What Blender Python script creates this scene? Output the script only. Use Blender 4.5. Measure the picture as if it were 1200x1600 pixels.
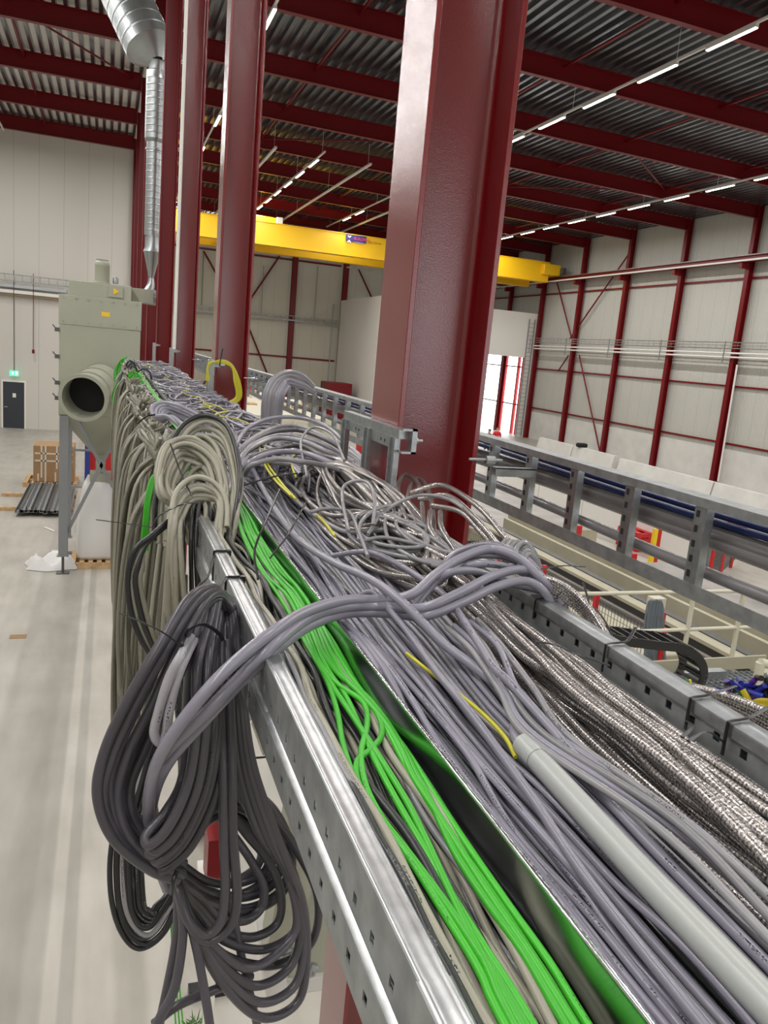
import bpy, math, random
import numpy as np

for _o in list(bpy.data.objects): bpy.data.objects.remove(_o)
scene = bpy.context.scene
COL = scene.collection
PI = math.pi
H = 5.2                      # eye height above the hall floor; every z below is relative to the eye

# ------------------------------------------------------------------ camera
F = 1225.0; CX, CY = 600.0, 800.0
def _n(v): v = np.asarray(v, float); return v/np.linalg.norm(v)
_roll = math.radians(5.2)
_vy = np.array([172.-CX, 515.-CY])
_D = F*F/-(_vy[0]*-math.sin(_roll) + _vy[1]*math.cos(_roll))
_Z = -_n([-math.sin(_roll)*_D, math.cos(_roll)*_D, F])
_Y = _n([_vy[0], _vy[1], F]); _Y = _n(_Y - _Y.dot(_Z)*_Z)
_X = np.cross(_Y, _Z)
R = np.stack([_X, _Y, _Z])           # world = R @ cam  (cam: x right, y down, z forward)
from mathutils import Matrix, Vector
cd = bpy.data.cameras.new('camera'); cam = bpy.data.objects.new('camera', cd); COL.objects.link(cam)
cd.sensor_fit = 'VERTICAL'; cd.sensor_height = 36.0; cd.sensor_width = 27.0
cd.lens = F/1600.*36.; cd.clip_start = 0.02; cd.clip_end = 300
rt, dn, fw = R[:, 0], R[:, 1], R[:, 2]
cam.matrix_world = Matrix(((rt[0], -dn[0], -fw[0], 0), (rt[1], -dn[1], -fw[1], 0), (rt[2], -dn[2], -fw[2], H), (0, 0, 0, 1)))
scene.camera = cam
scene.view_settings.view_transform = 'Standard'; scene.view_settings.look = 'None'
scene.view_settings.gamma = 1.0; scene.view_settings.use_curve_mapping = False
scene.view_settings.exposure = 0.0

# ------------------------------------------------------------------ daylight outside
w = bpy.data.worlds.new('World'); scene.world = w; w.use_nodes = True
bg = w.node_tree.nodes['Background']; bg.inputs[0].default_value = (0.92, 0.96, 1.0, 1); bg.inputs[1].default_value = 4.0

LED_POWER = 138.0
def ray(px, py): return R @ _n([px-CX, py-CY, F])
def at_x(px, py, x): d = ray(px, py); return d*(x/d[0])
def at_y(px, py, y): d = ray(px, py); return d*(y/d[1])
def at_z(px, py, z): d = ray(px, py); return d*(z/d[2])
FL = -H

# ------------------------------------------------------------------ materials
MATS = {}
def mat(name, col=(.5, .5, .5), rough=.5, metal=0., bump=0., bscale=50., noise=0., nscale=5., spec=.5, emis=None, estr=0., coat=0.):
    m = bpy.data.materials.new(name); m.use_nodes = True
    nt = m.node_tree; b = nt.nodes['Principled BSDF']
    b.inputs['Base Color'].default_value = (*col, 1); b.inputs['Roughness'].default_value = rough
    b.inputs['Metallic'].default_value = metal; b.inputs['Specular IOR Level'].default_value = spec
    b.inputs['Coat Weight'].default_value = coat
    if emis: b.inputs['Emission Color'].default_value = (*emis, 1); b.inputs['Emission Strength'].default_value = estr
    if noise or bump:
        tc = nt.nodes.new('ShaderNodeTexCoord')
    if noise:
        n = nt.nodes.new('ShaderNodeTexNoise'); n.inputs['Scale'].default_value = nscale; n.inputs['Detail'].default_value = 5
        nt.links.new(tc.outputs['Object'], n.inputs['Vector'])
        r = nt.nodes.new('ShaderNodeValToRGB')
        r.color_ramp.elements[0].position = .3; r.color_ramp.elements[1].position = .7
        r.color_ramp.elements[0].color = (*[c*(1-noise) for c in col], 1); r.color_ramp.elements[1].color = (*[min(1, c*(1+noise)) for c in col], 1)
        nt.links.new(n.outputs['Fac'], r.inputs['Fac']); nt.links.new(r.outputs['Color'], b.inputs['Base Color'])
    if bump:
        n2 = nt.nodes.new('ShaderNodeTexNoise'); n2.inputs['Scale'].default_value = bscale; n2.inputs['Detail'].default_value = 3
        nt.links.new(tc.outputs['Object'], n2.inputs['Vector'])
        bp = nt.nodes.new('ShaderNodeBump'); bp.inputs['Strength'].default_value = bump; bp.inputs['Distance'].default_value = .01
        nt.links.new(n2.outputs['Fac'], bp.inputs['Height']); nt.links.new(bp.outputs['Normal'], b.inputs['Normal'])
        if coat: nt.links.new(bp.outputs['Normal'], b.inputs['Coat Normal']); b.inputs['Coat Roughness'].default_value = .12
    MATS[name] = m
    return m

red = mat('red_paint', (.155, .002, .005), .36, bump=.05, bscale=900, spec=.35)
red_near = mat('red_paint_near', (.17, .003, .006), .22, bump=.09, bscale=260, coat=.7, spec=.45)
red_bright = mat('red_bright', (.55, .018, .022), .45)
yellow = mat('crane_yellow', (.86, .50, .006), .42)
yel = mat('yellow_paint', (.85, .6, .02), .5)
beige = mat('machine_beige', (.42, .39, .285), .5, noise=.06, nscale=3)
beige_lt = mat('railing_beige', (.60, .57, .45), .45)
greenish = mat('filter_grey_green', (.36, .37, .295), .45, noise=.04, nscale=2)
galv = mat('galvanised', (.40, .42, .43), .36, metal=.9, noise=.16, nscale=40, bump=.04, bscale=60)
galv_dull = mat('galvanised_dull', (.33, .345, .35), .5, metal=.75, noise=.2, nscale=25)
galv_rail = mat('rail_galvanised', (.60, .62, .63), .33, metal=.95, noise=.14, nscale=45, bump=.03, bscale=60)
leg_grey = mat('leg_grey', (.22, .23, .24), .5)
galv_duct = mat('duct_galvanised', (.42, .45, .46), .36, metal=.9, noise=.1, nscale=3)
mirror = mat('strip_polished', (.58, .60, .60), .15, metal=1.0)
steel_dk = mat('dark_steel', (.12, .12, .12), .45, metal=.6)
conc = mat('precast_concrete', (.62, .61, .58), .8, noise=.08, nscale=1.2)
white = mat('white_panel', (.80, .78, .74), .6)
blackm = mat('black_plastic', (.012, .012, .013), .35)
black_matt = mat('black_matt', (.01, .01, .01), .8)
tie_m = mat('zip_tie_black', (.012, .012, .013), .3)
darkdoor = mat('door_anthracite', (.03, .035, .045), .5)
led_m = mat('led_tube', (1, 1, 1), .5, emis=(1, .97, .93), estr=22.)
trunk_m = mat('light_trunking', (.75, .74, .70), .5)
green_glow = mat('exit_sign', (.1, .6, .35), .5, emis=(.12, .75, .42), estr=1.2)
wood = mat('pallet_wood', (.50, .33, .17), .75, noise=.25, nscale=9)
carton = mat('cardboard', (.33, .20, .095), .8, noise=.08, nscale=4)
tapem = mat('packing_tape', (.62, .58, .50), .3)
bagm = mat('woven_bag', (.74, .73, .72), .6, bump=.3, bscale=9)
blue = mat('blue_steel', (.02, .035, .22), .5)
skin = mat('skin', (.55, .32, .22), .6)

def node_mat(name):
    m = bpy.data.materials.new(name); m.use_nodes = True; MATS[name] = m
    nt = m.node_tree; return m, nt, nt.nodes['Principled BSDF'], nt.nodes.new, nt.links.new

# ------------------------------------------------------------------ mesh builder
class MB:
    def __init__(s): s.v = []; s.f = []; s.uv = None; s.n = 0
    def add(s, vs, fs, uvs=None):
        vs = np.asarray(vs, float).reshape(-1, 3)
        s.v.append(vs); o = s.n
        s.f += [tuple(i+o for i in f) for f in fs]; s.n += len(vs)
        if uvs is not None:
            if s.uv is None: s.uv = []
            s.uv += list(uvs)
        return s
    def box(s, x0, x1, y0, y1, z0, z1):
        v = [(x, y, z) for z in (z0, z1) for y in (y0, y1) for x in (x0, x1)]
        return s.add(v, [(0, 2, 3, 1), (4, 5, 7, 6), (0, 1, 5, 4), (2, 6, 7, 3), (0, 4, 6, 2), (1, 3, 7, 5)])
    def hexa(s, v8):   # bottom 4 (ccw) then top 4
        return s.add(v8, [(3, 2, 1, 0), (4, 5, 6, 7), (0, 1, 5, 4), (1, 2, 6, 5), (2, 3, 7, 6), (3, 0, 4, 7)])
    def bar(s, p0, p1, w, h, up=(0, 0, 1)):
        p0 = np.asarray(p0, float); p1 = np.asarray(p1, float); d = _n(p1-p0); up = np.asarray(up, float)
        if abs(d.dot(_n(up))) > .98: up = np.array([1., 0, 0])
        sx = _n(np.cross(d, up)); sz = np.cross(sx, d)
        q = [(-1, -1), (1, -1), (1, 1), (-1, 1)]
        v = [p0+sx*a*w/2+sz*b*h/2 for a, b in q]+[p1+sx*a*w/2+sz*b*h/2 for a, b in q]
        return s.add(v, [(3, 2, 1, 0), (4, 5, 6, 7), (0, 1, 5, 4), (1, 2, 6, 5), (2, 3, 7, 6), (3, 0, 4, 7)])
    def cyl(s, p0, p1, r0, r1=None, n=16, cap=True):
        r1 = r0 if r1 is None else r1
        p0 = np.asarray(p0, float); p1 = np.asarray(p1, float); d = _n(p1-p0)
        a = np.array([0, 0, 1.]) if abs(d[2]) < .9 else np.array([1., 0, 0])
        u = _n(np.cross(d, a)); w_ = np.cross(d, u)
        t = np.arange(n)*2*PI/n
        c = np.cos(t)[:, None]*u + np.sin(t)[:, None]*w_
        v = np.vstack([p0+c*r0, p1+c*r1])
        f = [(i, (i+1) % n, n+(i+1) % n, n+i) for i in range(n)]
        if cap: f += [tuple(range(n-1, -1, -1)), tuple(range(n, 2*n))]
        return s.add(v, f)
    def lathe(s, p, d, prof, n=24):   # prof: list of (dist along d, radius)
        p = np.asarray(p, float); d = _n(d)
        a = np.array([0, 0, 1.]) if abs(d[2]) < .9 else np.array([1., 0, 0])
        u = _n(np.cross(d, a)); w_ = np.cross(d, u); t = np.arange(n)*2*PI/n
        c = np.cos(t)[:, None]*u + np.sin(t)[:, None]*w_
        v = np.vstack([p+d*h+c*r for h, r in prof]); f = []
        for k in range(len(prof)-1):
            f += [(k*n+i, k*n+(i+1) % n, (k+1)*n+(i+1) % n, (k+1)*n+i) for i in range(n)]
        return s.add(v, f)
    def ext(s, prof, a0, a1, axis='y', closed=True):   # prof 2D extruded along an axis
        n = len(prof); v = []
        for a in (a0, a1):
            for p, q in prof:
                v.append({'y': (p, a, q), 'x': (a, p, q), 'z': (p, q, a)}[axis])
        m = n if closed else n-1
        f = [(i, (i+1) % n, n+(i+1) % n, n+i) for i in range(m)]
        if closed: f += [tuple(range(n-1, -1, -1)), tuple(range(n, 2*n))]
        return s.add(v, f)
    def tube(s, pts, r, n=10, cap=True, flat=None):
        pts = np.asarray(pts, float); N = len(pts)
        T = np.gradient(pts, axis=0); T /= np.maximum(np.linalg.norm(T, axis=1), 1e-9)[:, None]
        U = np.zeros_like(T); a = np.array([0, 0, 1.]) if abs(T[0][2]) < .9 else np.array([1., 0, 0])
        u = _n(np.cross(T[0], a))
        for i in range(N):
            u = u - T[i]*u.dot(T[i]); l = np.linalg.norm(u)
            u = u/l if l > 1e-6 else _n(np.cross(T[i], a)); U[i] = u
        W = np.cross(T, U); t = np.arange(n)*2*PI/n
        rr = np.broadcast_to(np.asarray(r, float), (N,))
        fu, fw_ = (1, 1) if flat is None else flat
        V = pts[:, None, :] + (np.cos(t)[None, :, None]*U[:, None, :]*fu + np.sin(t)[None, :, None]*W[:, None, :]*fw_)*rr[:, None, None]
        L = np.concatenate([[0], np.cumsum(np.linalg.norm(np.diff(pts, axis=0), axis=1))])
        i = np.arange(N-1)[:, None]; j = np.arange(n)[None, :]; j2 = (j+1) % n
        q = np.stack([i*n+j, i*n+j2, (i+1)*n+j2, (i+1)*n+j], -1).reshape(-1, 4)
        uu = np.broadcast_to(j, (N-1, n))/n; u2 = np.broadcast_to((j+1), (N-1, n))/n
        l0 = np.broadcast_to(L[:-1, None], (N-1, n)); l1 = np.broadcast_to(L[1:, None], (N-1, n))
        uv = np.stack([np.stack([uu, l0], -1), np.stack([u2, l0], -1), np.stack([u2, l1], -1), np.stack([uu, l1], -1)], -2).reshape(-1, 2)
        s.q = getattr(s, 'q', []); s.quv = getattr(s, 'quv', [])
        s.q.append(q+s.n); s.quv.append(uv)
        s.v.append(V.reshape(-1, 3))
        if cap:
            s.caps = getattr(s, 'caps', [])
            s.caps += [tuple(s.n+k for k in range(n-1, -1, -1)), tuple(s.n+(N-1)*n+k for k in range(n))]
        s.n += N*n
        return s
    def build(s, name, m, parent=None, smooth=False, label=None, cat=None, group=None, kind=None, bevel=0., origin=None, hide_uv=False):
        V = np.vstack(s.v)
        lo = V.min(0); hi = V.max(0)
        o = np.array([(lo[0]+hi[0])/2, (lo[1]+hi[1])/2, lo[2]]) if origin is None else np.asarray(origin, float)
        me = bpy.data.meshes.new(name)
        caps = getattr(s, 'caps', []); q = np.vstack(s.q) if getattr(s, 'q', None) else np.zeros((0, 4), int)
        other = s.f+caps
        nl = 4*len(q)+sum(len(f) for f in other); npoly = len(q)+len(other)
        me.vertices.add(len(V)); me.vertices.foreach_set('co', (V-o).astype(np.float32).ravel())
        me.loops.add(nl); me.polygons.add(npoly)
        vi = np.concatenate([q.ravel(), np.array([i for f in other for i in f], int)]) if other else q.ravel()
        me.loops.foreach_set('vertex_index', vi.astype(np.int32))
        ls = np.concatenate([np.arange(len(q))*4, 4*len(q)+np.concatenate([[0], np.cumsum([len(f) for f in other])[:-1]])]) if other else np.arange(len(q))*4
        me.polygons.foreach_set('loop_start', ls.astype(np.int32))
        if len(q):
            ul = me.uv_layers.new(name='UVMap')
            uv = np.zeros((nl, 2), np.float32); uv[:4*len(q)] = np.vstack(s.quv)
            ul.data.foreach_set('uv', uv.ravel())
        me.polygons.foreach_set('use_smooth', np.ones(npoly, bool))
        me.update(calc_edges=True); me.validate()
        if not smooth: me.set_sharp_from_angle(angle=.9)
        me.materials.append(m)
        ob = bpy.data.objects.new(name, me); COL.objects.link(ob)
        wo = Vector((o[0], o[1], o[2]+H))
        if parent is not None:
            ob.parent = parent; ob.location = wo - Vector(parent['_wo'])
        else: ob.location = wo
        ob['_wo'] = tuple(wo)
        if bevel:
            b = ob.modifiers.new('bevel', 'BEVEL'); b.width = bevel; b.segments = 2; b.limit_method = 'ANGLE'
        tag(ob, label, cat, group, kind)
        return ob

def tag(o, label=None, cat=None, group=None, kind=None):
    if label: o['label'] = label
    if cat: o['category'] = cat
    if group: o['group'] = group
    if kind: o['kind'] = kind
    return o
def thing(name, label, cat, loc, group=None):
    o = bpy.data.objects.new(name, None); COL.objects.link(o); o.empty_display_size = .1
    wo = Vector((float(loc[0]), float(loc[1]), float(loc[2])+H)); o.location = wo; o['_wo'] = tuple(wo)
    tag(o, label, cat, group); return o
def copy_tree(o, parent=None):
    c = o.copy(); COL.objects.link(c)
    if parent is not None: c.parent = parent
    for ch in list(o.children): copy_tree(ch, c)
    return c
ORD = ['nearest', 'second', 'third', 'fourth', 'fifth', 'sixth', 'seventh', 'eighth', 'ninth', 'tenth', 'eleventh', 'twelfth', 'thirteenth', 'fourteenth', 'fifteenth', 'sixteenth', 'seventeenth', 'eighteenth', 'nineteenth', 'twentieth', 'twenty-first', 'twenty-second', 'twenty-third', 'twenty-fourth', 'twenty-fifth', 'twenty-sixth']
def struct(name, mb, m, **k): return mb.build(name, m, kind='structure', **k)
def spline(P, per=8, closed=False):     # Catmull-Rom through the control points
    P = np.asarray(P, float)
    if closed: Q = np.vstack([P[-1], P, P[0], P[1]])
    else: Q = np.vstack([2*P[0]-P[1], P, 2*P[-1]-P[-2]])
    out = []
    for i in range(1, len(Q)-2):
        p0, p1, p2, p3 = Q[i-1], Q[i], Q[i+1], Q[i+2]
        for t in np.linspace(0, 1, per, endpoint=False):
            out.append(.5*((2*p1)+(-p0+p2)*t+(2*p0-5*p1+4*p2-p3)*t*t+(-p0+3*p1-3*p2+p3)*t**3))
    out.append(Q[-2]); return np.array(out)
# ================================================================== the hall
XR, YB, YL = 30.0, 63.4, 42.75        # right wall, far wall of the right bay, far wall of the left bay
XW = .98
def zb(x): return 8.62 - .0165*max(0., x)      # underside of the rafters
# floor with worn lanes along the hall
m, nt, b, N, L = node_mat('floor_screed')
geo = N('ShaderNodeNewGeometry'); sep = N('ShaderNodeSeparateXYZ'); L(geo.outputs['Position'], sep.inputs[0])
nz = N('ShaderNodeTexNoise'); nz.inputs['Scale'].default_value = 1.1; nz.inputs['Detail'].default_value = 8; L(geo.outputs['Position'], nz.inputs['Vector'])
mp = N('ShaderNodeMapping'); mp.inputs['Scale'].default_value = (2.5, .5, 1); L(geo.outputs['Position'], mp.inputs['Vector'])
nz2 = N('ShaderNodeTexNoise'); nz2.inputs['Scale'].default_value = 2; nz2.inputs['Detail'].default_value = 6; L(mp.outputs[0], nz2.inputs['Vector'])
mr = N('ShaderNodeMapRange'); mr.inputs['From Min'].default_value = -3; mr.inputs['From Max'].default_value = 3; L(sep.outputs['X'], mr.inputs['Value'])
cr = N('ShaderNodeValToRGB'); cr.color_ramp.interpolation = 'LINEAR'
stops = [(-3, .86), (-1.75, .98), (-1.3, .97), (-1.22, .80), (-.95, .90), (-.72, .76), (-.43, .72), (-.40, .99), (-.30, .99), (-.28, .74), (-.18, .76), (-.16, 1.0), (.5, .97), (.9, .86), (3, .97)]
el = cr.color_ramp.elements
el[0].position = 0; el[1].position = 1
for i, (x, v) in enumerate(stops):
    p = (x+3)/6
    e = el[0] if i == 0 else (el[len(el)-1] if i == len(stops)-1 else el.new(p)); e.color = (v, v, v, 1)
L(mr.outputs[0], cr.inputs[0])
c1 = N('ShaderNodeValToRGB'); c1.color_ramp.elements[0].position = .32; c1.color_ramp.elements[1].position = .68
c1.color_ramp.elements[0].color = (.35, .33, .285, 1); c1.color_ramp.elements[1].color = (.48, .455, .405, 1)
mixn = N('ShaderNodeMath'); mixn.operation = 'ADD'; mixn.use_clamp = True
ml = N('ShaderNodeMath'); ml.operation = 'MULTIPLY'; ml.inputs[1].default_value = .5; L(nz.outputs[0], ml.inputs[0])
ml2 = N('ShaderNodeMath'); ml2.operation = 'MULTIPLY'; ml2.inputs[1].default_value = .5; L(nz2.outputs[0], ml2.inputs[0])
L(ml.outputs[0], mixn.inputs[0]); L(ml2.outputs[0], mixn.inputs[1]); L(mixn.outputs[0], c1.inputs[0])
mx = N('ShaderNodeMix'); mx.data_type = 'RGBA'; mx.blend_type = 'MULTIPLY'; mx.inputs[0].default_value = 1
L(c1.outputs[0], mx.inputs[6]); L(cr.outputs[0], mx.inputs[7]); L(mx.outputs[2], b.inputs['Base Color'])
b.inputs['Roughness'].default_value = .42
floor_m = m
struct('floor', MB().box(-15, 60, -12.2, 95, FL-.2, FL), floor_m)

def panel_mat(name, axis, pitch, col, rough=.55, rib=0.0, line=.35):
    m, nt, b, N, L = node_mat(name)
    geo = N('ShaderNodeNewGeometry'); sep = N('ShaderNodeSeparateXYZ'); L(geo.outputs['Position'], sep.inputs[0])
    d = N('ShaderNodeMath'); d.operation = 'DIVIDE'; d.inputs[1].default_value = pitch; L(sep.outputs[axis], d.inputs[0])
    fr = N('ShaderNodeMath'); fr.operation = 'FRACT'; L(d.outputs[0], fr.inputs[0])
    lt = N('ShaderNodeMath'); lt.operation = 'LESS_THAN'; lt.inputs[1].default_value = .018/pitch; L(fr.outputs[0], lt.inputs[0])
    mx = N('ShaderNodeMix'); mx.data_type = 'RGBA'; L(lt.outputs[0], mx.inputs[0])
    mx.inputs[6].default_value = (*col, 1); mx.inputs[7].default_value = (*[c*(1-line) for c in col], 1)
    L(mx.outputs[2], b.inputs['Base Color']); b.inputs['Roughness'].default_value = rough
    if rib:
        d2 = N('ShaderNodeMath'); d2.operation = 'MULTIPLY'; d2.inputs[1].default_value = 2*PI/rib; L(sep.outputs[axis], d2.inputs[0])
        sn = N('ShaderNodeMath'); sn.operation = 'SINE'; L(d2.outputs[0], sn.inputs[0])
        bp = N('ShaderNodeBump'); bp.inputs['Strength'].default_value = .35; bp.inputs['Distance'].default_value = .02
        L(sn.outputs[0], bp.inputs['Height']); L(bp.outputs[0], b.inputs['Normal'])
    return m
wall_x = panel_mat('wall_panel_across', 0, 1.1, (.60, .575, .525))
wall_x2 = panel_mat('wall_panel_far', 0, 1.1, (.62, .60, .51))
wall_y = panel_mat('wall_panel_along', 1, 1.0, (.50, .495, .455), rib=.11)
struct('wall_left_end', MB().box(-15, XW, YL, YL+.2, FL, 9.6), wall_x)
struct('wall_between', MB().box(XW-.2, XW, YL+.2, YB, FL, 9.6), wall_x)
struct('wall_right', MB().box(XR+.15, XR+.35, -12, 53.2, FL+2.0, 9.0).box(XR+.15, XR+.35, 53.2, YB+.2, 1.6, 9.0), wall_y)
struct('wall_near', MB().box(-15, 5.2, -12.2, -12, FL, 9.6).box(10.2, XR+.35, -12.2, -12, FL, 9.6).box(5.2, 10.2, -12.2, -12, FL, -1.2).box(5.2, 10.2, -12.2, -12, 2.6, 9.6), wall_x)
struct('wall_left', MB().box(-15.2, -15, -12.2, YL+.2, FL, 9.6), wall_y)
struct('wall_right_base', MB().box(XR+.05, XR+.35, -12, 53.2, FL, FL+2.0), conc)
# far wall with a loading opening in its right end
struct('wall_far', MB().box(XW-.2, 25.2, YB, YB+.2, FL, 9.2).box(25.2, XR+.15, YB, YB+.2, FL, 9.2), wall_x2)
# roof deck: trapezoidal ribs along the hall
m, nt, b, N, L = node_mat('roof_deck')
geo = N('ShaderNodeNewGeometry'); mp = N('ShaderNodeMapping'); mp.inputs['Scale'].default_value = (4, .8, 1); L(geo.outputs['Position'], mp.inputs[0])
nz = N('ShaderNodeTexNoise'); nz.inputs['Scale'].default_value = 2.0; nz.inputs['Detail'].default_value = 6; L(mp.outputs[0], nz.inputs[0])
cr = N('ShaderNodeValToRGB'); cr.color_ramp.elements[0].color = (.22, .23, .25, 1); cr.color_ramp.elements[1].color = (.33, .345, .365, 1)
cr.color_ramp.elements[0].position = .35; cr.color_ramp.elements[1].position = .65
L(nz.outputs[0], cr.inputs[0]); L(cr.outputs[0], b.inputs['Base Color']); b.inputs['Metallic'].default_value = .92; b.inputs['Roughness'].default_value = .24
deck_m = m
mb = MB(); P = []; x = -15.; p = .33
while x < XR+.2:
    for dx, dz in ((0, 0), (.11, 0), (.145, .14), (.295, .14)): P.append((x+dx, zb(x+dx)+.60+dz))
    x += p
mb.ext(P, -12, YB+.1, 'y', closed=False)
struct('ceiling', mb, deck_m)
mb = MB().ext([(-15, 9.75), (XR+.3, 9.25), (XR+.3, 9.2), (-15, 9.4)], -12.2, YB+.2, 'y'); struct('ceiling_roof', mb, white)

def hsec_pts(h, w_, tw, tf):      # I profile in (a: depth, b: width) plane
    return [(-h/2, -w_/2), (-h/2+tf, -w_/2), (-h/2+tf, -tw/2), (h/2-tf, -tw/2), (h/2-tf, -w_/2), (h/2, -w_/2), (h/2, w_/2), (h/2-tf, w_/2), (h/2-tf, tw/2), (-h/2+tf, tw/2), (-h/2+tf, w_/2), (-h/2, w_/2)]
# rafters: I section, web upright
rY = [2.63+5*k for k in range(0, 13)]
rY = [y for y in rY if y > 11]
XC = 1.073
for k, y in enumerate(rY):
    mb = MB()
    for (a, c) in ((XC+.16, XR-.1),) + (((-15, XC-.16),) if y < 43 else ()):
        za, zc = zb(a), zb(c)
        for (w0, z0, z1) in ((.20, 0, .022), (.012, .022, .578), (.20, .578, .60)):
            mb.hexa([(a, y-w0/2, za+z0), (c, y-w0/2, zc+z0), (c, y+w0/2, zc+z0), (a, y+w0/2, za+z0), (a, y-w0/2, za+z1), (c, y-w0/2, zc+z1), (c, y+w0/2, zc+z1), (a, y+w0/2, za+z1)])
    nm = ORD[k]+(' red roof rafter from the camera' if k else ' red roof rafter to the camera')
    mb.build('roof_rafter', red, label=nm+', spanning below the ribbed metal deck', cat='roof beam', group='red roof rafters')
# ties between rafters, and wind bracing
def strip_between(x, y0, y1, r=.04): return MB().cyl((x, y0+.12, zb(x)+.42), (x, y1-.12, zb(x)+.42), r, n=8)
for k in range(len(rY)-1):
    for x, w_ in ((-3.0, 'in the left bay'), (6.2, 'first right of the columns'), (12.6, 'second right of the columns'), (18.4, 'third right of the columns'), (24.2, 'nearest the right wall')):
        if x < 0 and rY[k] > 38: continue
        MB().cyl((x, rY[k]+.006, zb(x)+.42), (x, rY[k+1]-.006, zb(x)+.42), .045, n=8).build('roof_tie', red, label='thin red roof tie, %s roof bay, %s' % (ORD[k], w_), cat='tie bar', group='red ties between rafters')
for (x0, y0, x1, y1, nm) in ((18.4, rY[3], 24.2, rY[4], 'right of the big near column'), (12.6, rY[4], 18.4, rY[5], 'behind the big near column'), (6.2, rY[5], 12.6, rY[4], 'between the two slim far columns'), (24.2, rY[4], 18.4, rY[5], 'above the long right-hand light row'), (-3.0, rY[3]+.1, .6, rY[4], 'high in the left bay')):
    MB().cyl((x0, y0, zb(x0)+.4), (x1, y1, zb(x1)+.4), .035, n=8).build('roof_brace', red, label='thin diagonal red roof brace '+nm, cat='roof brace', group='diagonal roof braces')

# columns of the middle row
cY = [2.63+5*k for k in range(0, 9)]
cl = ['big glossy red steel column nearest the camera, right of the cable tray', 'second red steel column, holding a yellow and green cable coil', 'third red steel column along the cable tray', 'fourth red steel column, right of the spiral duct']
for k, y in enumerate(cY):
    h, w_, tf, tw, r = .306, .30, .019, .011, .025
    xs = XC
    prof = []
    # I section with root fillets; depth along x, flanges facing left and right
    def fil(cx, cy, a0, a1): return [(cx+r*math.cos(a), cy+r*math.sin(a)) for a in np.linspace(a0, a1, 5)]
    prof += [(xs-h/2, y-w_/2), (xs-h/2+tf, y-w_/2)]
    prof += fil(xs-h/2+tf+r, y-tw/2-r, PI, PI/2)
    prof += fil(xs+h/2-tf-r, y-tw/2-r, PI/2, 0)
    prof += [(xs+h/2-tf, y-w_/2), (xs+h/2, y-w_/2), (xs+h/2, y+w_/2), (xs+h/2-tf, y+w_/2)]
    prof += fil(xs+h/2-tf-r, y+tw/2+r, 0, -PI/2)
    prof += fil(xs-h/2+tf+r, y+tw/2+r, -PI/2, -PI)
    prof += [(xs-h/2+tf, y+w_/2), (xs-h/2, y+w_/2)]
    mb = MB(); mb.ext(prof, FL, 9.1, 'z')
    mb.build('steel_column', red_near if k < 3 else red, bevel=.002, label=cl[k] if k < 4 else '%s red steel column from the camera, at the far left of the row' % ORD[k], cat='column', group='middle row of red columns')
# columns of the right wall with crane brackets
for k in range(2, 13):
    y = 2.6+5*k
    prof = [(y+b_, XR-.15+a) for a, b_ in hsec_pts(.30, .26, .012, .018)]
    mb = MB(); mb.ext([(q, p) for p, q in prof], FL, zb(XR)+.6, 'z')
    mb.box(XR-.75, XR-.3, y-.1, y+.1, 5.72, 6.02)
    pos = k-2
    lab = 'red steel wall column on the right side wall, %s from the camera end' % ('first' if pos == 0 else ORD[pos])
    mb.build('wall_column', red, label=lab, cat='column', group='red columns of the right wall')
# crane runway
t = thing('crane_runway', 'long red crane runway beam on the right wall with a light rail under it', 'crane rail', (XR-.55, 34, 6.02))
MB().box(XR-.65, XR-.45, 4, YB, 6.30, 6.33).box(XR-.56, XR-.54, 4, YB, 6.05, 6.30).box(XR-.65, XR-.45, 4, YB, 6.02, 6.05).build('beam', red, t)
MB().box(XR-.58, XR-.52, 4, YB, 6.33, 6.38).build('rail', galv_dull, t)
MB().box(XR-.90, XR-.86, 4, YB, 6.02, 6.10).box(XR-.86, XR-.65, 4, YB, 6.05, 6.06).build('power_rail', trunk_m, t)
# girts on the right wall (thin red rails)
for i, z in enumerate((5.3, -.05, -2.95)):
    MB().box(XR+.02, XR+.14, 4, YB, z, z+.09).build('wall_rail', red, label='thin red rail along the right wall, %s' % ('high, just under the crane runway', 'at mid height under the cable trays', 'low, above the concrete base')[i], cat='wall rail')
# cross bracing on the right wall
for i, (a, c) in enumerate(((at_x(986, 392, XR-.1), at_x(890, 530, XR-.1)), (at_x(870, 440, XR-.1), at_x(893, 528, XR-.1)), (at_x(905, 555, XR-.1), at_x(937, 705, XR-.1)), (at_x(888, 556, XR-.1), at_x(872, 580, XR-.1)))):
    MB().cyl(a, c, .05, n=8).build('wall_brace', red, label='diagonal red wall brace, %s' % ('rising to the right towards the roof', 'falling steeply below the crane end', 'low, falling to the right behind the ladder tray', 'short, beside the bright doorway')[i], cat='wall brace')
# wall trays on the right wall: wire basket and two conduits
t = thing('wall_cable_tray', 'long wire basket cable tray with pale conduits across the right wall', 'cable tray', (XR-.4, 30, 2.0))
mb = MB()
for z, x in ((2.15, XR-.62), (2.15, XR-.32), (1.85, XR-.62), (1.85, XR-.32), (2.0, XR-.62)): mb.bar((x, 6, z), (x, 52, z), .025, .025)
for y in np.arange(6, 52, .5): mb.bar((XR-.62, y, 2.15), (XR-.62, y, 1.85), .012, .012); mb.bar((XR-.62, y, 1.85), (XR-.32, y, 1.85), .012, .012)
mb.build('basket', galv, t)
mb = MB()
for z, x in ((1.62, XR-.5), (1.42, XR-.45)): mb.cyl((x, 6, z), (x, 52.4, z), .045, n=8)
mb.build('conduit', trunk_m, t)
mb = MB()
for k in range(2, 11): mb.bar((XR-.6, 2.9+5*k, 1.1), (XR-.6, 2.9+5*k, 2.2), .04, .04)
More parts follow.
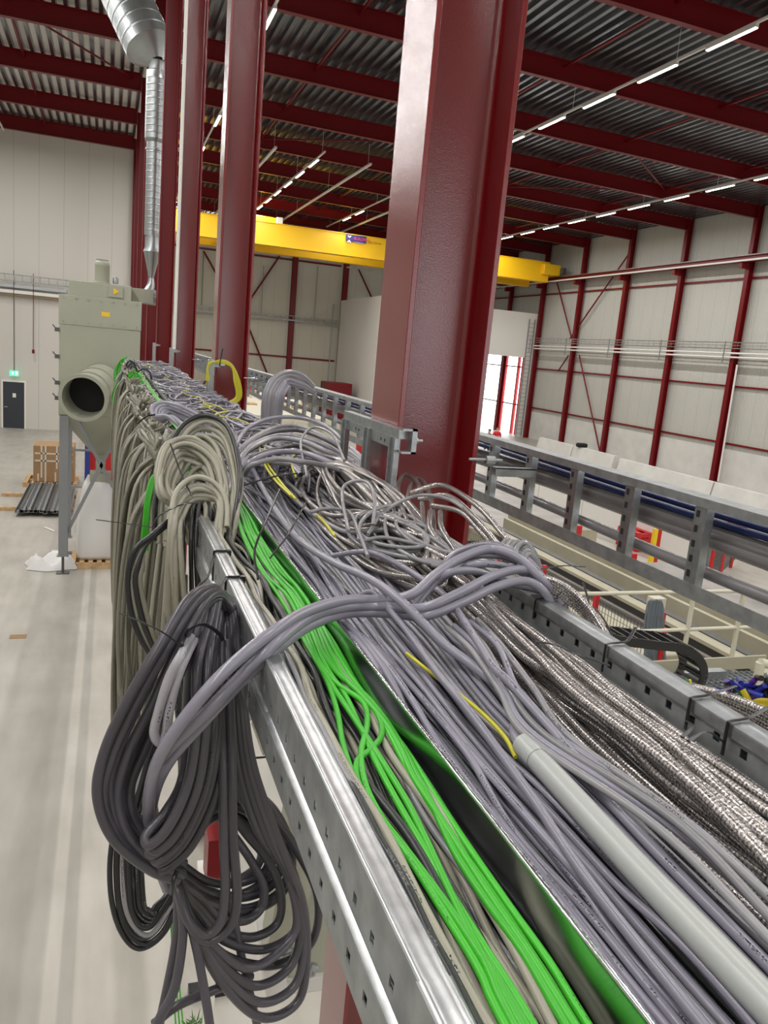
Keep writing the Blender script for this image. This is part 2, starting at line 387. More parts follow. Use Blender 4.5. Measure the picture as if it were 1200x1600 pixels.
mb.build('hanger', galv_dull, t)
# vertical conduit beside the near wall column
MB().cyl(at_x(1152, 570, XR-.35), at_x(1122, 752, XR-.35), .05, n=8).build('down_pipe', trunk_m, label='pale vertical pipe beside the nearest right wall column', cat='pipe')

# white inner block in the far right corner, with its doorway to the yard
BY, BX0, BZ = 52.9, 17.5, 3.93
mb = MB().box(BX0, 25.4, BY, BY+.2, FL, BZ).box(25.4, 29.2, BY, BY+.2, .7, BZ).box(29.2, XR-.05, BY, BY+.2, FL, BZ)
mb.box(BX0, BX0+.2, BY+.2, YB-.45, FL, BZ)
mb.build('inner_block', white, label='tall white inner enclosure in the far right corner of the hall', cat='enclosure')
for i, (px, py, px2, py2) in enumerate(((790, 560, 779, 660), (820, 563, 806, 668), (829, 563, 815, 670))):
    y_ = (57.4, 55.3, 54.6)[i]
    MB().box(XR-.05, XR+.13, y_-.1, y_+.1, FL, 1.6).build('door_post', red_bright, label='bright red post in the white doorway, %s' % ('left one', 'middle one', 'thin right one')[i], cat='post')
# ladder on the block corner
mb = MB(); x0 = XR-1.5
for x in (XR-.95, XR-.5): mb.bar((x, BY-.2, FL+.1), (x, BY-.2, 3.5), .06, .06)
for z in np.arange(FL+.3, 3.4, .3): mb.bar((XR-.95, BY-.2, z), (XR-.5, BY-.2, z), .03, .03)
mb.build('wall_ladder', galv_dull, label='grey vertical ladder rack at the right edge of the white block', cat='ladder')

# far wall: posts, rails and braces
for i, s_ in enumerate((3.6, 8.7, 13.62, 17.8, 22.)):
    MB().ext([(s_+b_, YB-.16+a) for a, b_ in hsec_pts(.28, .42, .012, .02)], FL, zb(s_), 'z').build('far_wall_column', red, label='red column on the far wall, %s from the left' % ('first', 'second', 'third', 'fourth', 'fifth')[i], cat='column', group='red columns of the far wall')
for i, z in enumerate((6.55, -.95, 2.55)):
    if i < 2: MB().box(XW+.1, 17.4, YB-.1, YB-.01, z, z+.13).build('far_wall_rail', red, label='thin red rail across the far wall, %s' % ('upper', 'lower')[i], cat='wall rail')
for i, (p0, p1) in enumerate((((437, 400), (391, 468)), ((318, 392), (345, 440)), ((390, 515), (420, 590)), ((560, 420), (582, 468)), ((345, 560), (318, 600)))):
    MB().cyl(at_y(*p0, YB-.3), at_y(*p1, YB-.3), .07, n=8).build('far_wall_brace', red, label='diagonal red brace on the far wall, %s' % ('long one rising right beside the second column', 'short one left of the second column', 'low one falling right of the second column', 'one behind the big near column', 'low one between the slim columns')[i], cat='wall brace')
mb = MB().box(XW+.3, 17.3, YB-.75, YB-.3, 1.95, 2.0)
for z in (2.0, 2.3): mb.box(XW+.3, 17.3, YB-.75, YB-.70, z, z+.05)
for x in np.arange(1.6, 17.2, .5): mb.box(x, x+.04, YB-.75, YB-.7, 2.0, 2.32)
mb.build('far_cable_tray', galv_dull, label='grey cable tray running level across the far wall', cat='cable tray')
for i, (px, py, py2) in enumerate(((497, 415, 500), (412, 415, 490), (318, 392, 477))):
    a = at_y(px, py, YB-.25); c = at_y(px-6, py2, YB-.25)
    MB().cyl(a, (a[0], a[1], c[2]), .03, n=6).build('wall_conduit', galv_dull, label='thin grey drop conduit on the far wall, %s' % ('right one', 'middle one', 'left one')[i], cat='conduit')
a = at_y(521, 480, YB-.2); MB().cyl((a[0], a[1], 3.6), (a[0], a[1], FL+.2), .05, n=6).build('wall_conduit', galv_dull, label='dark grey down conduit at the corner of the white enclosure', cat='conduit')

# yellow overhead crane
CY0 = 50.0
t = thing('overhead_crane', 'yellow double girder overhead crane spanning the right bay', 'overhead crane', (16, CY0, 5.4))
MB().box(2.2, 28.6, CY0, CY0+.55, 5.92, 7.22).build('girder', yellow, t)
MB().box(2.2, 28.6, CY0+2.6, CY0+3.15, 5.75, 7.2).build('girder', yellow, t)
MB().box(2.2, 28.6, CY0-.06, CY0+.61, 5.90, 5.94).box(2.2, 28.6, CY0-.06, CY0+.61, 7.2, 7.24).build('flange', yellow, t)
MB().box(28.0, 29.3, CY0-.35, CY0+3.6, 6.38, 7.1).build('end_carriage', yellow, t, bevel=.05)
MB().box(29.25, 29.5, CY0-.75, CY0-.35, 6.5, 6.9).build('buffer', steel_dk, t)
mb = MB().box(7.9, 9.8, CY0+.4, CY0+2.7, 7.24, 7.62); mb.build('trolley', yellow, t, bevel=.05)
MB().box(9.5, 9.85, CY0+.1, CY0+.4, 7.25, 7.62).build('trolley_motor', trunk_m, t)
MB().box(15, 27, CY0+3.2, CY0+3.25, 5.5, 5.6).build('festoon_rail', galv_dull, t)
# maker's plate on the girder
a = at_y(541, 367, CY0-.08); c = at_y(572, 380, CY0-.08)
pl = mat('plate_blue', (.035, .03, .17), .5)
pt = MB().box(a[0], c[0], CY0-.085, CY0-.062, c[2]-.02, a[2]+.06).build('name_plate', pl, t)
def text(txt, size, loc, rot, m, parent, name='lettering', ext=.002, sx=1.):
    cu = bpy.data.curves.new(name, 'FONT'); cu.body = txt; cu.size = size; cu.extrude = ext; cu.align_x = 'LEFT'
    o = bpy.data.objects.new(name, cu); COL.objects.link(o)
    dg = bpy.context.evaluated_depsgraph_get(); me = bpy.data.meshes.new_from_object(o.evaluated_get(dg))
    bpy.data.objects.remove(o); o = bpy.data.objects.new(name, me); COL.objects.link(o); me.materials.clear(); me.materials.append(m)
    o.rotation_euler = rot; o.scale = (sx, 1, 1)
    wo = Vector((loc[0], loc[1], loc[2]+H)); o['_wo'] = tuple(wo)
    if parent is not None: o.parent = parent; o.location = wo-Vector(parent['_wo'])
    else: o.location = wo
    return o
text('BUILDING', .24, (a[0]+.52, CY0-.09, a[2]-.22), (PI/2, 0, 0), mat('plate_red', (.75, .06, .12), .5), pt)
text('SYSTEMS', .15, (a[0]+.58, CY0-.09, a[2]-.43), (PI/2, 0, 0), mat('plate_lilac', (.4, .38, .7), .5), pt)
plw = mat('plate_white', (.85, .85, .9), .5)
MB().bar((a[0]+.12, CY0-.092, a[2]-.02), (a[0]+.22, CY0-.092, a[2]-.12), .004, .06).bar((a[0]+.32, CY0-.092, a[2]-.02), (a[0]+.22, CY0-.092, a[2]-.12), .004, .06).build('mark', plw, pt)
MB().bar((a[0]+.12, CY0-.092, a[2]-.42), (a[0]+.22, CY0-.092, a[2]-.30), .004, .06).bar((a[0]+.32, CY0-.092, a[2]-.42), (a[0]+.22, CY0-.092, a[2]-.30), .004, .06).build('mark', plw, pt)
text('(2x) 5,0 ton', .19, (c[0]+.12, CY0-.07, a[2]-.30), (PI/2, 0, 0), mat('lettering_dark', (.12, .07, .01), .6), t)

# ------------------------------------------------------------------ lighting rows
ld = {}
def led_row(name, x, starts, y0, y1, z=8.12, ln=1.65, desc='', pw=1.0):
    tr = MB().box(x-.03, x+.03, y0, y1, z+.05, z+.11)
    for y in np.arange(y0+.5, y1, 5): tr.cyl((x, y, z+.11), (x, y, zb(x)+.59), .006, n=5)
    tr.build('light_trunking', trunk_m, label='thin light-carrying rail under the roof, '+desc, cat='light rail')
    lt = bpy.data.lights.get('tube') 
    if lt is None:
        lt = bpy.data.lights.new('tube', 'AREA'); lt.shape = 'RECTANGLE'; lt.size = .12; lt.size_y = 1.6; lt.energy = LED_POWER; lt.color = (1, .975, .94)
    for i, y in enumerate(starts):
        w0 = (x, y+ln/2, z-.04)
        e = thing('led_tube_lamp', 'lit white tube lamp, %s in the row %s' % (('first' if i == 0 else ORD[i]), desc), 'lamp', w0, 'lit tube lamps, row '+desc)
        MB().box(x-.045, x+.045, y, y+ln, z-.03, z+.05).build('housing', trunk_m, e)
        MB().box(x-.04, x+.04, y+.02, y+ln-.02, z-.045, z-.03).build('diffuser', led_m, e)
        lo = bpy.data.objects.new('tube_light', lt); COL.objects.link(lo); lo.location = (x, y+ln/2, z-.06+H)
PIT = 2.75
led_row('A', 13.85, [-11+PIT*i for i in range(9)]+[16.2+PIT*i for i in range(9)]+[43.7+PIT, 43.7+2*PIT], -11.5, 55, desc='passing behind the big near column')
led_row('B', 24.1, [-10.5+PIT*i for i in range(22)], -11.5, 56, desc='nearest the right wall')
led_row('C', 8.47, [36.0+PIT*i for i in range(6)], 34.8, 56, desc='above the crane trolley')
led_row('D', 3.69, [-10.5, -5.3, 0.2, 5.3, 10.5, 15.8, 21.35, 26.6, 31.8, 37.2, 42.5, 47.8, 53.], -11.5, 56, desc='just right of the middle columns')
led_row('E', -4.6, [-10.5+PIT*i for i in range(18)], -11, 41, desc='in the left bay')
led_row('F', -10.5, [-10.5+2*PIT*i for i in range(9)], -11, 41, desc='far left, unseen, added as fill light')  # unseen lamp row, added to brighten the floor of the left bay
for x, nm in ((6.44, 'left one'), (10.65, 'middle one'), (15.15, 'right one')):
    mb = MB().box(x-.05, x+.05, 35.2, 57, 8.08, 8.16)
    for y in (35.6, 42.5, 50, 56.5): mb.cyl((x, y, 8.16), (x, y, zb(x)+.59), .006, n=5)
    mb.build('empty_trunking', trunk_m, label='unlit pale rail below the roof ending in mid air, '+nm, cat='light rail', group='unlit rails')
# ================================================================== the main cable tray
YE = 15.4
def slotted(mb, x, y0, y1, z0, z1, s0, s1, first, pitch, half, th=.002, yslot=8.0):
    """upright strip at x with a row of slots between heights s0 and s1"""
    mb.box(x, x+th, y0, y1, z0, s0); mb.box(x, x+th, y0, y1, s1, z1)
    y = y0; k = math.ceil((y0-first)/pitch)
    while True:
        c = first+k*pitch
        if c-half > min(y1, yslot): break
        if c-half > y: mb.box(x, x+th, y, c-half, s0, s1)
        y = c+half; k += 1
    if y < y1: mb.box(x, x+th, y, y1, s0, s1)
t = thing('left_side_rail', 'perforated galvanised side rail on the left edge of the full cable tray', 'tray rail', (.25, 7, -.60))
for a, c in ((.10, .482), (.482, 1.215), (1.215, 3.9), (3.9, YE)):
    mb = MB(); off = .0015 if a in (.10, 1.215) else 0
    slotted(mb, .238-off, a, c, -.546, -.480, -.534, -.521, .586, .0545, .0055)
    MB().hexa([(.238-off, a, -.548), (.230-off, a, -.551), (.230-off, c, -.551), (.238-off, c, -.548), (.240-off, a, -.545), (.231-off, a, -.5485), (.231-off, c, -.5485), (.240-off, c, -.545)]).build('rail_ledge', galv_rail, t)
    slotted(mb, .2295-off, a, c, -.598, -.549, -.580, -.568, .568, .0535, .006)
    mb.build('rail_web', galv_dull, t)
    mb = MB()
    prof = [(.238-off, -.484), (.2385-off, -.4815), (.2405-off, -.480+off*.5), (.2425, -.4792+off), (.246, -.4803+off), (.258, -.4803+off), (.2615, -.4792+off), (.2655+off, -.4802), (.2665+off, -.482), (.2665+off, -.495), (.2645, -.495), (.2645, -.4835), (.2400, -.4835)]
    mb.ext(prof, a, c-.001, 'y'); mb.build('rail_flange', galv_rail, t, smooth=False)
MB().box(.2295, .295, .10, YE, -.600, -.598).build('rail_foot', galv_dull, t)

t = thing('right_side_rail', 'galvanised side rail on the right edge of the full cable tray, strapped with black ties', 'tray rail', (.88, 7, -.60))
for a, c in ((.2, 2.9), (2.9, 6.0), (6.0, YE)):
    prof = [(.8625, -.500), (.8625, -.483), (.8635, -.4805), (.866, -.480), (.874, -.480), (.877, -.4788), (.890, -.4788), (.893, -.480), (.903, -.480), (.905, -.482), (.905, -.545), (.903, -.545), (.903, -.484), (.8655, -.484), (.8655, -.500)]
    MB().ext(prof, a, c-.002, 'y').build('rail_flange', galv, t)
    mb = MB(); slotted(mb, .8675, a, c, -.545, -.4975, -.522, -.508, .796, .0545, .007); mb.build('rail_web', galv_dull, t)
MB().box(.866, .8675, .2, YE, -.5455, -.5435).build('edge_strip', blackm, t)
MB().box(.83, .905, .2, YE, -.600, -.598).box(.903, .905, .2, YE, -.598, -.545).build('rail_foot', galv_dull, t)

# tray floor
tf = MB().box(.238, .905, .10, YE, -.5475, -.5455)
for y in np.arange(.3, YE, .3): tf.box(.24, .90, y-.02, y+.02, -.585, -.5475)
tf.build('tray_floor', galv_dull, label='galvanised floor and rungs of the full cable tray, under all the cables', cat='cable tray')
# divider strip with a rolled top edge
dv = MB()
prof = [(.3865, -.5455), (.3985, -.486)] + [(.4015+.0035*math.cos(a), -.4835+.0035*math.sin(a)) for a in np.linspace(PI, -.2*PI, 9)] + [(.4022, -.487), (.4005, -.487), (.3885, -.5455)]
dv.ext(prof, .12, YE-.5, 'y'); dv.build('tray_divider', mirror, smooth=False, label='polished metal divider strip beside the green cables, mirroring them', cat='divider')
# cantilever arms of the tray on the columns
for k in range(0, 4):
    y = cY[k]
    nm = ('nearest', 'second', 'third', 'fourth')[k]
    e = thing('tray_bracket', 'galvanised bracket and clamp fixing the tray to the %s red column' % nm, 'bracket', (.9, y-.2, -.6))
    if k:
        MB().box(.845, .905, y-.26, y-.20, -.60, -.185).build('upright', galv, e, bevel=.004)
        MB().box(.895, .96, y-.235, y-.19, -.25, -.21).build('clamp', galv, e, bevel=.004)
        MB().cyl((.955, y-.21, -.23), (1.0, y-.21, -.23), .012, n=8).cyl((.985, y-.21, -.23), (.99, y-.21, -.23), .02, n=8).build('bolt', galv, e)
        MB().box(.25, .9, y-.27, y-.22, -.645, -.602).build('arm', galv_dull, e)
    else: MB().box(.25, .91, y-.03, y+.03, -.645, -.602).build('arm', galv_dull, e)

# short upright ladder piece clamped to the nearest column
t = thing('bracket_ladder', 'short upright galvanised ladder piece clamped to the big near column', 'bracket', (.9, 2.7, -.6))
X0 = .885
MB().box(X0, X0+.033, 2.37, 3.02, -.262, -.232).box(X0-.001, X0+.002, 2.37, 3.02, -.30, -.262).build('top_rail', galv, t)
for y in (2.40, 2.68, 2.97): MB().box(X0-.004, X0+.006, y-.03, y+.03, -.545, -.262).box(X0-.012, X0-.004, y-.03, y-.02, -.545, -.262).box(X0-.012, X0-.004, y+.02, y+.03, -.545, -.262).build('rung', galv, t)
mb = MB()
for y in (2.50, 2.54, 2.80, 2.84): mb.cyl((X0-.0015, y, -.283), (X0-.0005, y, -.283), .006, n=10)
mb.build('punched_hole', black_matt, t)
c = MB().box(X0+.033, X0+.05, 2.335, 2.365, -.305, -.225).box(X0+.0, X0+.05, 2.335, 2.365, -.232, -.225).box(X0+.0, X0+.05, 2.335, 2.365, -.305, -.298).build('clamp', galv, t)
MB().cyl((X0+.05, 2.35, -.262), (X0+.075, 2.35, -.262), .005, n=8).cyl((X0+.05, 2.35, -.262), (X0+.058, 2.35, -.262), .010, n=6).build('bolt', galv, c)

# ------------------------------------------------------------------ second tray, mounted on edge beyond the columns
X2 = 1.45
t = thing('edge_mounted_ladder', 'long galvanised ladder tray mounted on edge on the right side of the columns', 'cable tray', (X2, 8, -.55))
MB().box(X2-.004, X2+.062, 1.0, 34, -.297, -.288).box(X2-.004, X2-.001, 1.0, 34, -.312, -.297).build('top_rail', galv_dull, t)
MB().box(X2-.004, X2+.062, 1.0, 34, -.555, -.548).box(X2-.004, X2-.001, 1.0, 34, -.548, -.515).build('bottom_rail', galv_dull, t)
y = 1.307; k = 0
while y < 34:
    mb = MB()
    mb.box(X2, X2+.003, y-.022, y+.022, -.535, -.297).box(X2+.003, X2+.025, y-.022, y-.019, -.535, -.297).box(X2+.003, X2+.025, y+.019, y+.022, -.535, -.297)
    if k < 60:
        r_ = mb.build('rung', galv, t)
        if k < 12:
            h = MB()
            for z in np.arange(-.5, -.32, .04): h.box(X2-.0012, X2-.0004, y+.002, y+.014, z, z+.018)
            h.build('punched_hole', black_matt, r_)
    else: pass
    y += .30; k += 1
    if k >= 60: break
mb = MB()
while y < 34: mb.box(X2, X2+.003, y-.022, y+.022, -.535, -.297); y += .3
mb.build('rung', galv_dull, t)['kind'] = 'stuff'
for i, k in enumerate(range(0, 6)):
    y = cY[k]-.16
    e = thing('tray_clamp', 'bolted clamp joining the edge-mounted ladder to the %s red column' % ORD[k], 'clamp', (1.3, y, -.34))
    MB().cyl((1.19, y, -.33), (1.32, y, -.33), .005, n=8).cyl((1.255, y, -.33), (1.29, y, -.33), .014, n=12).build('spacer', galv, e)
    MB().box(1.29, 1.45, y-.02, y+.02, -.358, -.354).box(1.29, 1.45, y-.02, y-.017, -.385, -.354).box(1.29, 1.45, y+.017, y+.02, -.385, -.354).build('channel', galv_dull, e)
# pipes and blue hoses lying in it
pipe_m = mat('conduit_grey', (.20, .19, .195), .28, spec=.6)
blu = mat('blue_cable', (.015, .035, .16), .35)
for nm, x, z, r, m_, lab in (('grey_pipe', X2+.095, -.40, .036, pipe_m, 'thick dark grey pipe running behind the rungs of the edge-mounted ladder'), ('power_cable', X2+.075, -.49, .017, pipe_m, 'dark grey power cable low behind the rungs of the edge-mounted ladder'), ('blue_cable', X2+.10, -.337, .009, blu, 'upper blue cable behind the edge-mounted ladder'), ('blue_cable', X2+.085, -.353, .009, blu, 'lower blue cable behind the edge-mounted ladder')):
    pts = [(x+.004*math.sin(y*1.7+r*90), y, z+.006*math.sin(y*2.3+r*70)) for y in np.arange(1.0, 30, .25)]
    MB().tube(pts, r, 12).build(nm, m_, label=lab, cat='pipe' if 'pipe' in nm else 'cable')
# ================================================================== cables
def cable_mat(name, col, rough=.38, ink=(.02, .02, .02), marks=True, var=.12):
    m, nt, b, N, L = node_mat(name)
    uv = N('ShaderNodeUVMap'); uv.uv_map = 'UVMap'; sp = N('ShaderNodeSeparateXYZ'); L(uv.outputs[0], sp.inputs[0])
    oi = N('ShaderNodeObjectInfo')
    # slight cable to cable difference
    r = N('ShaderNodeMapRange'); r.inputs['To Min'].default_value = 1-var; r.inputs['To Max'].default_value = 1+var; L(oi.outputs['Random'], r.inputs[0])
    base = N('ShaderNodeMix'); base.data_type = 'RGBA'; base.blend_type = 'MULTIPLY'; base.inputs[0].default_value = 1
    base.inputs[6].default_value = (*col, 1)
    cx = N('ShaderNodeCombineColor'); [L(r.outputs[0], cx.inputs[i]) for i in range(3)]; L(cx.outputs[0], base.inputs[7])
    out = base.outputs[2]
    if marks:   # small printed characters along one side of the sheath
        a = N('ShaderNodeMath'); a.operation = 'ADD'; L(sp.outputs['X'], a.inputs[0]); L(oi.outputs['Random'], a.inputs[1])
        f = N('ShaderNodeMath'); f.operation = 'FRACT'; L(a.outputs[0], f.inputs[0])
        c = N('ShaderNodeMath'); c.operation = 'COMPARE'; c.inputs[1].default_value = .5; c.inputs[2].default_value = .045; L(f.outputs[0], c.inputs[0])
        cmb = N('ShaderNodeCombineXYZ'); 
        mu = N('ShaderNodeMath'); mu.operation = 'MULTIPLY'; mu.inputs[1].default_value = 30; L(f.outputs[0], mu.inputs[0])
        mv = N('ShaderNodeMath'); mv.operation = 'MULTIPLY'; mv.inputs[1].default_value = 420; L(sp.outputs['Y'], mv.inputs[0])
        L(mu.outputs[0], cmb.inputs[0]); L(mv.outputs[0], cmb.inputs[1]); L(oi.outputs['Random'], cmb.inputs[2])
        nz = N('ShaderNodeTexNoise'); nz.inputs['Scale'].default_value = 1.0; nz.inputs['Detail'].default_value = 1; L(cmb.outputs[0], nz.inputs['Vector'])
        g = N('ShaderNodeMath'); g.operation = 'GREATER_THAN'; g.inputs[1].default_value = .54; L(nz.outputs[0], g.inputs[0])
        w1 = N('ShaderNodeTexNoise'); w1.noise_dimensions = '1D'; w1.inputs['Scale'].default_value = 9; w1.inputs['Detail'].default_value = 0
        av = N('ShaderNodeMath'); av.operation = 'ADD'; L(sp.outputs['Y'], av.inputs[0]); L(oi.outputs['Random'], av.inputs[1]); L(av.outputs[0], w1.inputs['W'])
        g2 = N('ShaderNodeMath'); g2.operation = 'GREATER_THAN'; g2.inputs[1].default_value = .53; L(w1.outputs[0], g2.inputs[0])
        m1 = N('ShaderNodeMath'); m1.operation = 'MULTIPLY'; L(c.outputs[0], m1.inputs[0]); L(g.outputs[0], m1.inputs[1])
        m2 = N('ShaderNodeMath'); m2.operation = 'MULTIPLY'; L(m1.outputs[0], m2.inputs[0]); L(g2.outputs[0], m2.inputs[1])
        mx = N('ShaderNodeMix'); mx.data_type = 'RGBA'; L(m2.outputs[0], mx.inputs[0]); L(out, mx.inputs[6]); mx.inputs[7].default_value = (*ink, 1)
        out = mx.outputs[2]
    L(out, b.inputs['Base Color']); b.inputs['Roughness'].default_value = rough
    return m
grey_l = cable_mat('cable_lilac_grey', (.235, .225, .275), .24)
grey_n = cable_mat('cable_neutral_grey', (.24, .235, .25), .24)
grey_w = cable_mat('cable_pale_grey', (.33, .32, .345), .32)
grey_d = cable_mat('cable_dark_grey', (.072, .066, .080), .30, var=.2)
green_m = cable_mat('cable_green', (.05, .42, .022), .36, ink=(.02, .12, .02))
beige_m = cable_mat('cable_beige', (.31, .295, .235), .38)
olive_shade_m = cable_mat('cable_olive_shaded', (.20, .192, .15), .38)  # olive sheath, with the shade it hangs in put into the colour
black_c = cable_mat('cable_black', (.022, .022, .024), .34, ink=(.2, .2, .2))
yg_m = cable_mat('cable_yellow_green', (.50, .47, .03), .4, marks=False)
cond_m = mat('conduit_pvc', (.40, .42, .405), .33)
hid_m = mat('cable_thick_black', (.03, .03, .03), .5)
# braided screen under a clear sheath
def braid_mat():
    m, nt, b, N, L = node_mat('cable_braided')
    uv = N('ShaderNodeUVMap'); uv.uv_map = 'UVMap'; sp = N('ShaderNodeSeparateXYZ'); L(uv.outputs[0], sp.inputs[0])
    def lin(a, bb):
        x = N('ShaderNodeMath'); x.operation = 'MULTIPLY'; x.inputs[1].default_value = a; L(sp.outputs['X'], x.inputs[0])
        y = N('ShaderNodeMath'); y.operation = 'MULTIPLY_ADD'; y.inputs[1].default_value = bb; L(sp.outputs['Y'], y.inputs[0]); L(x.outputs[0], y.inputs[2])
        s_ = N('ShaderNodeMath'); s_.operation = 'SINE'; L(y.outputs[0], s_.inputs[0]); return s_.outputs[0]
    A = lin(2*PI*5, 2*PI*80); B = lin(2*PI*5, -2*PI*80)
    mx = N('ShaderNodeMath'); mx.operation = 'MULTIPLY'; L(A, mx.inputs[0]); L(B, mx.inputs[1])
    tc = N('ShaderNodeTexCoord'); nz = N('ShaderNodeTexNoise'); nz.inputs['Scale'].default_value = 420; nz.inputs['Detail'].default_value = 2; L(tc.outputs['Object'], nz.inputs['Vector'])
    ad = N('ShaderNodeMath'); ad.operation = 'MULTIPLY_ADD'; ad.inputs[1].default_value = .17; L(mx.outputs[0], ad.inputs[0]); L(nz.outputs[0], ad.inputs[2])
    cr = N('ShaderNodeValToRGB'); e = cr.color_ramp.elements
    e[0].position = .34; e[0].color = (.13, .118, .11, 1); e[1].position = .78; e[1].color = (.92, .87, .84, 1)
    e2 = e.new(.5); e2.color = (.33, .30, .29, 1)
    L(ad.outputs[0], cr.inputs[0]); L(cr.outputs[0], b.inputs['Base Color'])
    b.inputs['Metallic'].default_value = .7; b.inputs['Roughness'].default_value = .27
    bp = N('ShaderNodeBump'); bp.inputs['Strength'].default_value = .25; bp.inputs['Distance'].default_value = .002
    L(ad.outputs[0], bp.inputs['Height']); L(bp.outputs[0], b.inputs['Normal'])
    b.inputs['Coat Weight'].default_value = .3
    return m
braid_m = braid_mat()

# ---- laying cables: each new one rests on what already lies in the tray
GX0, GX1, GDX, GY0, GY1, GDY = -.1, 1.35, .004, .0, 15.8, .02
NXg = int((GX1-GX0)/GDX); NYg = int((GY1-GY0)/GDY)
HM = np.full((NYg, NXg), -.5455)
gx = GX0+GDX*np.arange(NXg)
HM[:, (gx < .238)] = -.60; HM[:, gx > .905] = -.62
def _rail(x0, x1, z): HM[:, (gx >= x0) & (gx <= x1)] = z
_rail(.236, .268, -.480); _rail(.862, .906, -.480); _rail(.398, .405, -.480)
def smooth1(a, k):
    for _ in range(k):
        b = a.copy(); b[1:-1] = .25*a[:-2]+.5*a[1:-1]+.25*a[2:]; a = b
    return a
def resample(P, step):
    P = np.asarray(P, float); d = np.concatenate([[0], np.cumsum(np.linalg.norm(np.diff(P, axis=0), axis=1))])
    if np.isscalar(step): n = max(4, int(d[-1]/step)); s = np.linspace(0, d[-1], n)
    else: s = step(d[-1])
    return np.stack([np.interp(s, d, P[:, i]) for i in range(P.shape[1])], 1)
def lay(xy, r, lift=None, sm=10, floor=None, mark=True):
    """xy: N x 2 path; returns N x 3 resting on the height map"""
    xy = np.asarray(xy, float); n = len(xy); z = np.zeros(n)
    k = max(1, int(round(r/GDX))); offs = np.arange(-k, k+1)*GDX
    prof = np.sqrt(np.maximum(0, (r*1.02)**2-offs**2))
    ix = np.clip(((xy[:, 0]-GX0)/GDX).astype(int), k, NXg-k-1); iy = np.clip(((xy[:, 1]-GY0)/GDY).astype(int), 1, NYg-2)
    for i in range(n): z[i] = (HM[iy[i], ix[i]-k:ix[i]+k+1] + prof).max()
    zm = z.copy()
    for s_ in (1, 2): zm[s_:] = np.maximum(zm[s_:], z[:-s_]-.0004*s_); zm[:-s_] = np.maximum(zm[:-s_], z[s_:]-.0004*s_)
    zs = smooth1(zm, sm)
    X_, Y_ = xy[:, 0], xy[:, 1]
    cap = np.where(X_ < .4, -.512, np.interp(X_, [.4, .62, .70, .86], [-.494, -.488, -.486, -.490])) + np.interp(Y_, [1.2, 1.9, 2.4, 4, 15], [0, .012, .050, .050, .055])*np.where(X_ < .4, .4, 1)
    zs = np.where(zs > cap, cap+(zs-cap)*CAPK, zs)
    if lift is not None: zs = zs+lift
    if mark:
        for i in range(n):
            seg = HM[iy[i]-1:iy[i]+2, ix[i]-k:ix[i]+k+1]
            np.maximum(seg, (zs[i]+prof*.92)[None, :], out=seg)
    return np.column_stack([xy, zs])
rng = random.Random(7)
CAPK = .6
def ygrid(y0=.12, y1=15.2, a=.010, b_=.010):
    y = [y0]
    while y[-1] < y1: y.append(y[-1]+a+b_*y[-1])
    return np.array(y)
def wob(y, amp, scale, rg):
    o = np.zeros_like(y)
    for f, a in ((1, 1), (2.3, .5), (4.7, .22)):
        o += a*np.sin(y*f/scale*2*PI+rg.uniform(0, 2*PI))
    return o*amp/1.3
def run(name, x, r, m, label, group, rg=rng, amp=.006, scale=1.6, lo=None, hi=None, y0=.12, y1=15.2, nside=10, lift=None, grow=1., sm=10):
    y = ygrid(y0, y1); xx = x + wob(y, amp, scale, rg)*(1+grow*np.clip((y-1)/3, 0, 2))
    if lo is not None:
        xx = lo+r+np.abs(xx-lo-r); xx = hi-r-np.abs(hi-r-xx)
    P = lay(np.column_stack([xx, y]), r, sm=sm, lift=lift)
    return MB().tube(P, r, nside).build(name, m, label=label, cat='cable', group=group)

# left channel: beige, grey and black ones below the green
L1 = 'cable in the narrow left channel of the tray, below the green cables'
xs = list(np.linspace(.275, .384, 12))+list(np.linspace(.29, .378, 7)); rng.shuffle(xs)
for i, x in enumerate(xs):
    m_, c_ = ((beige_m, 'beige'), (beige_m, 'beige'), (black_c, 'black'), (grey_n, 'grey'), (beige_m, 'beige'), (black_c, 'black'))[i % 6]
    run('%s_cable' % c_, x, rng.choice((.0043, .005, .0055)), m_, c_+' '+L1, c_+' cables in the left channel', amp=.010, scale=1.1, lo=.267, hi=.388)
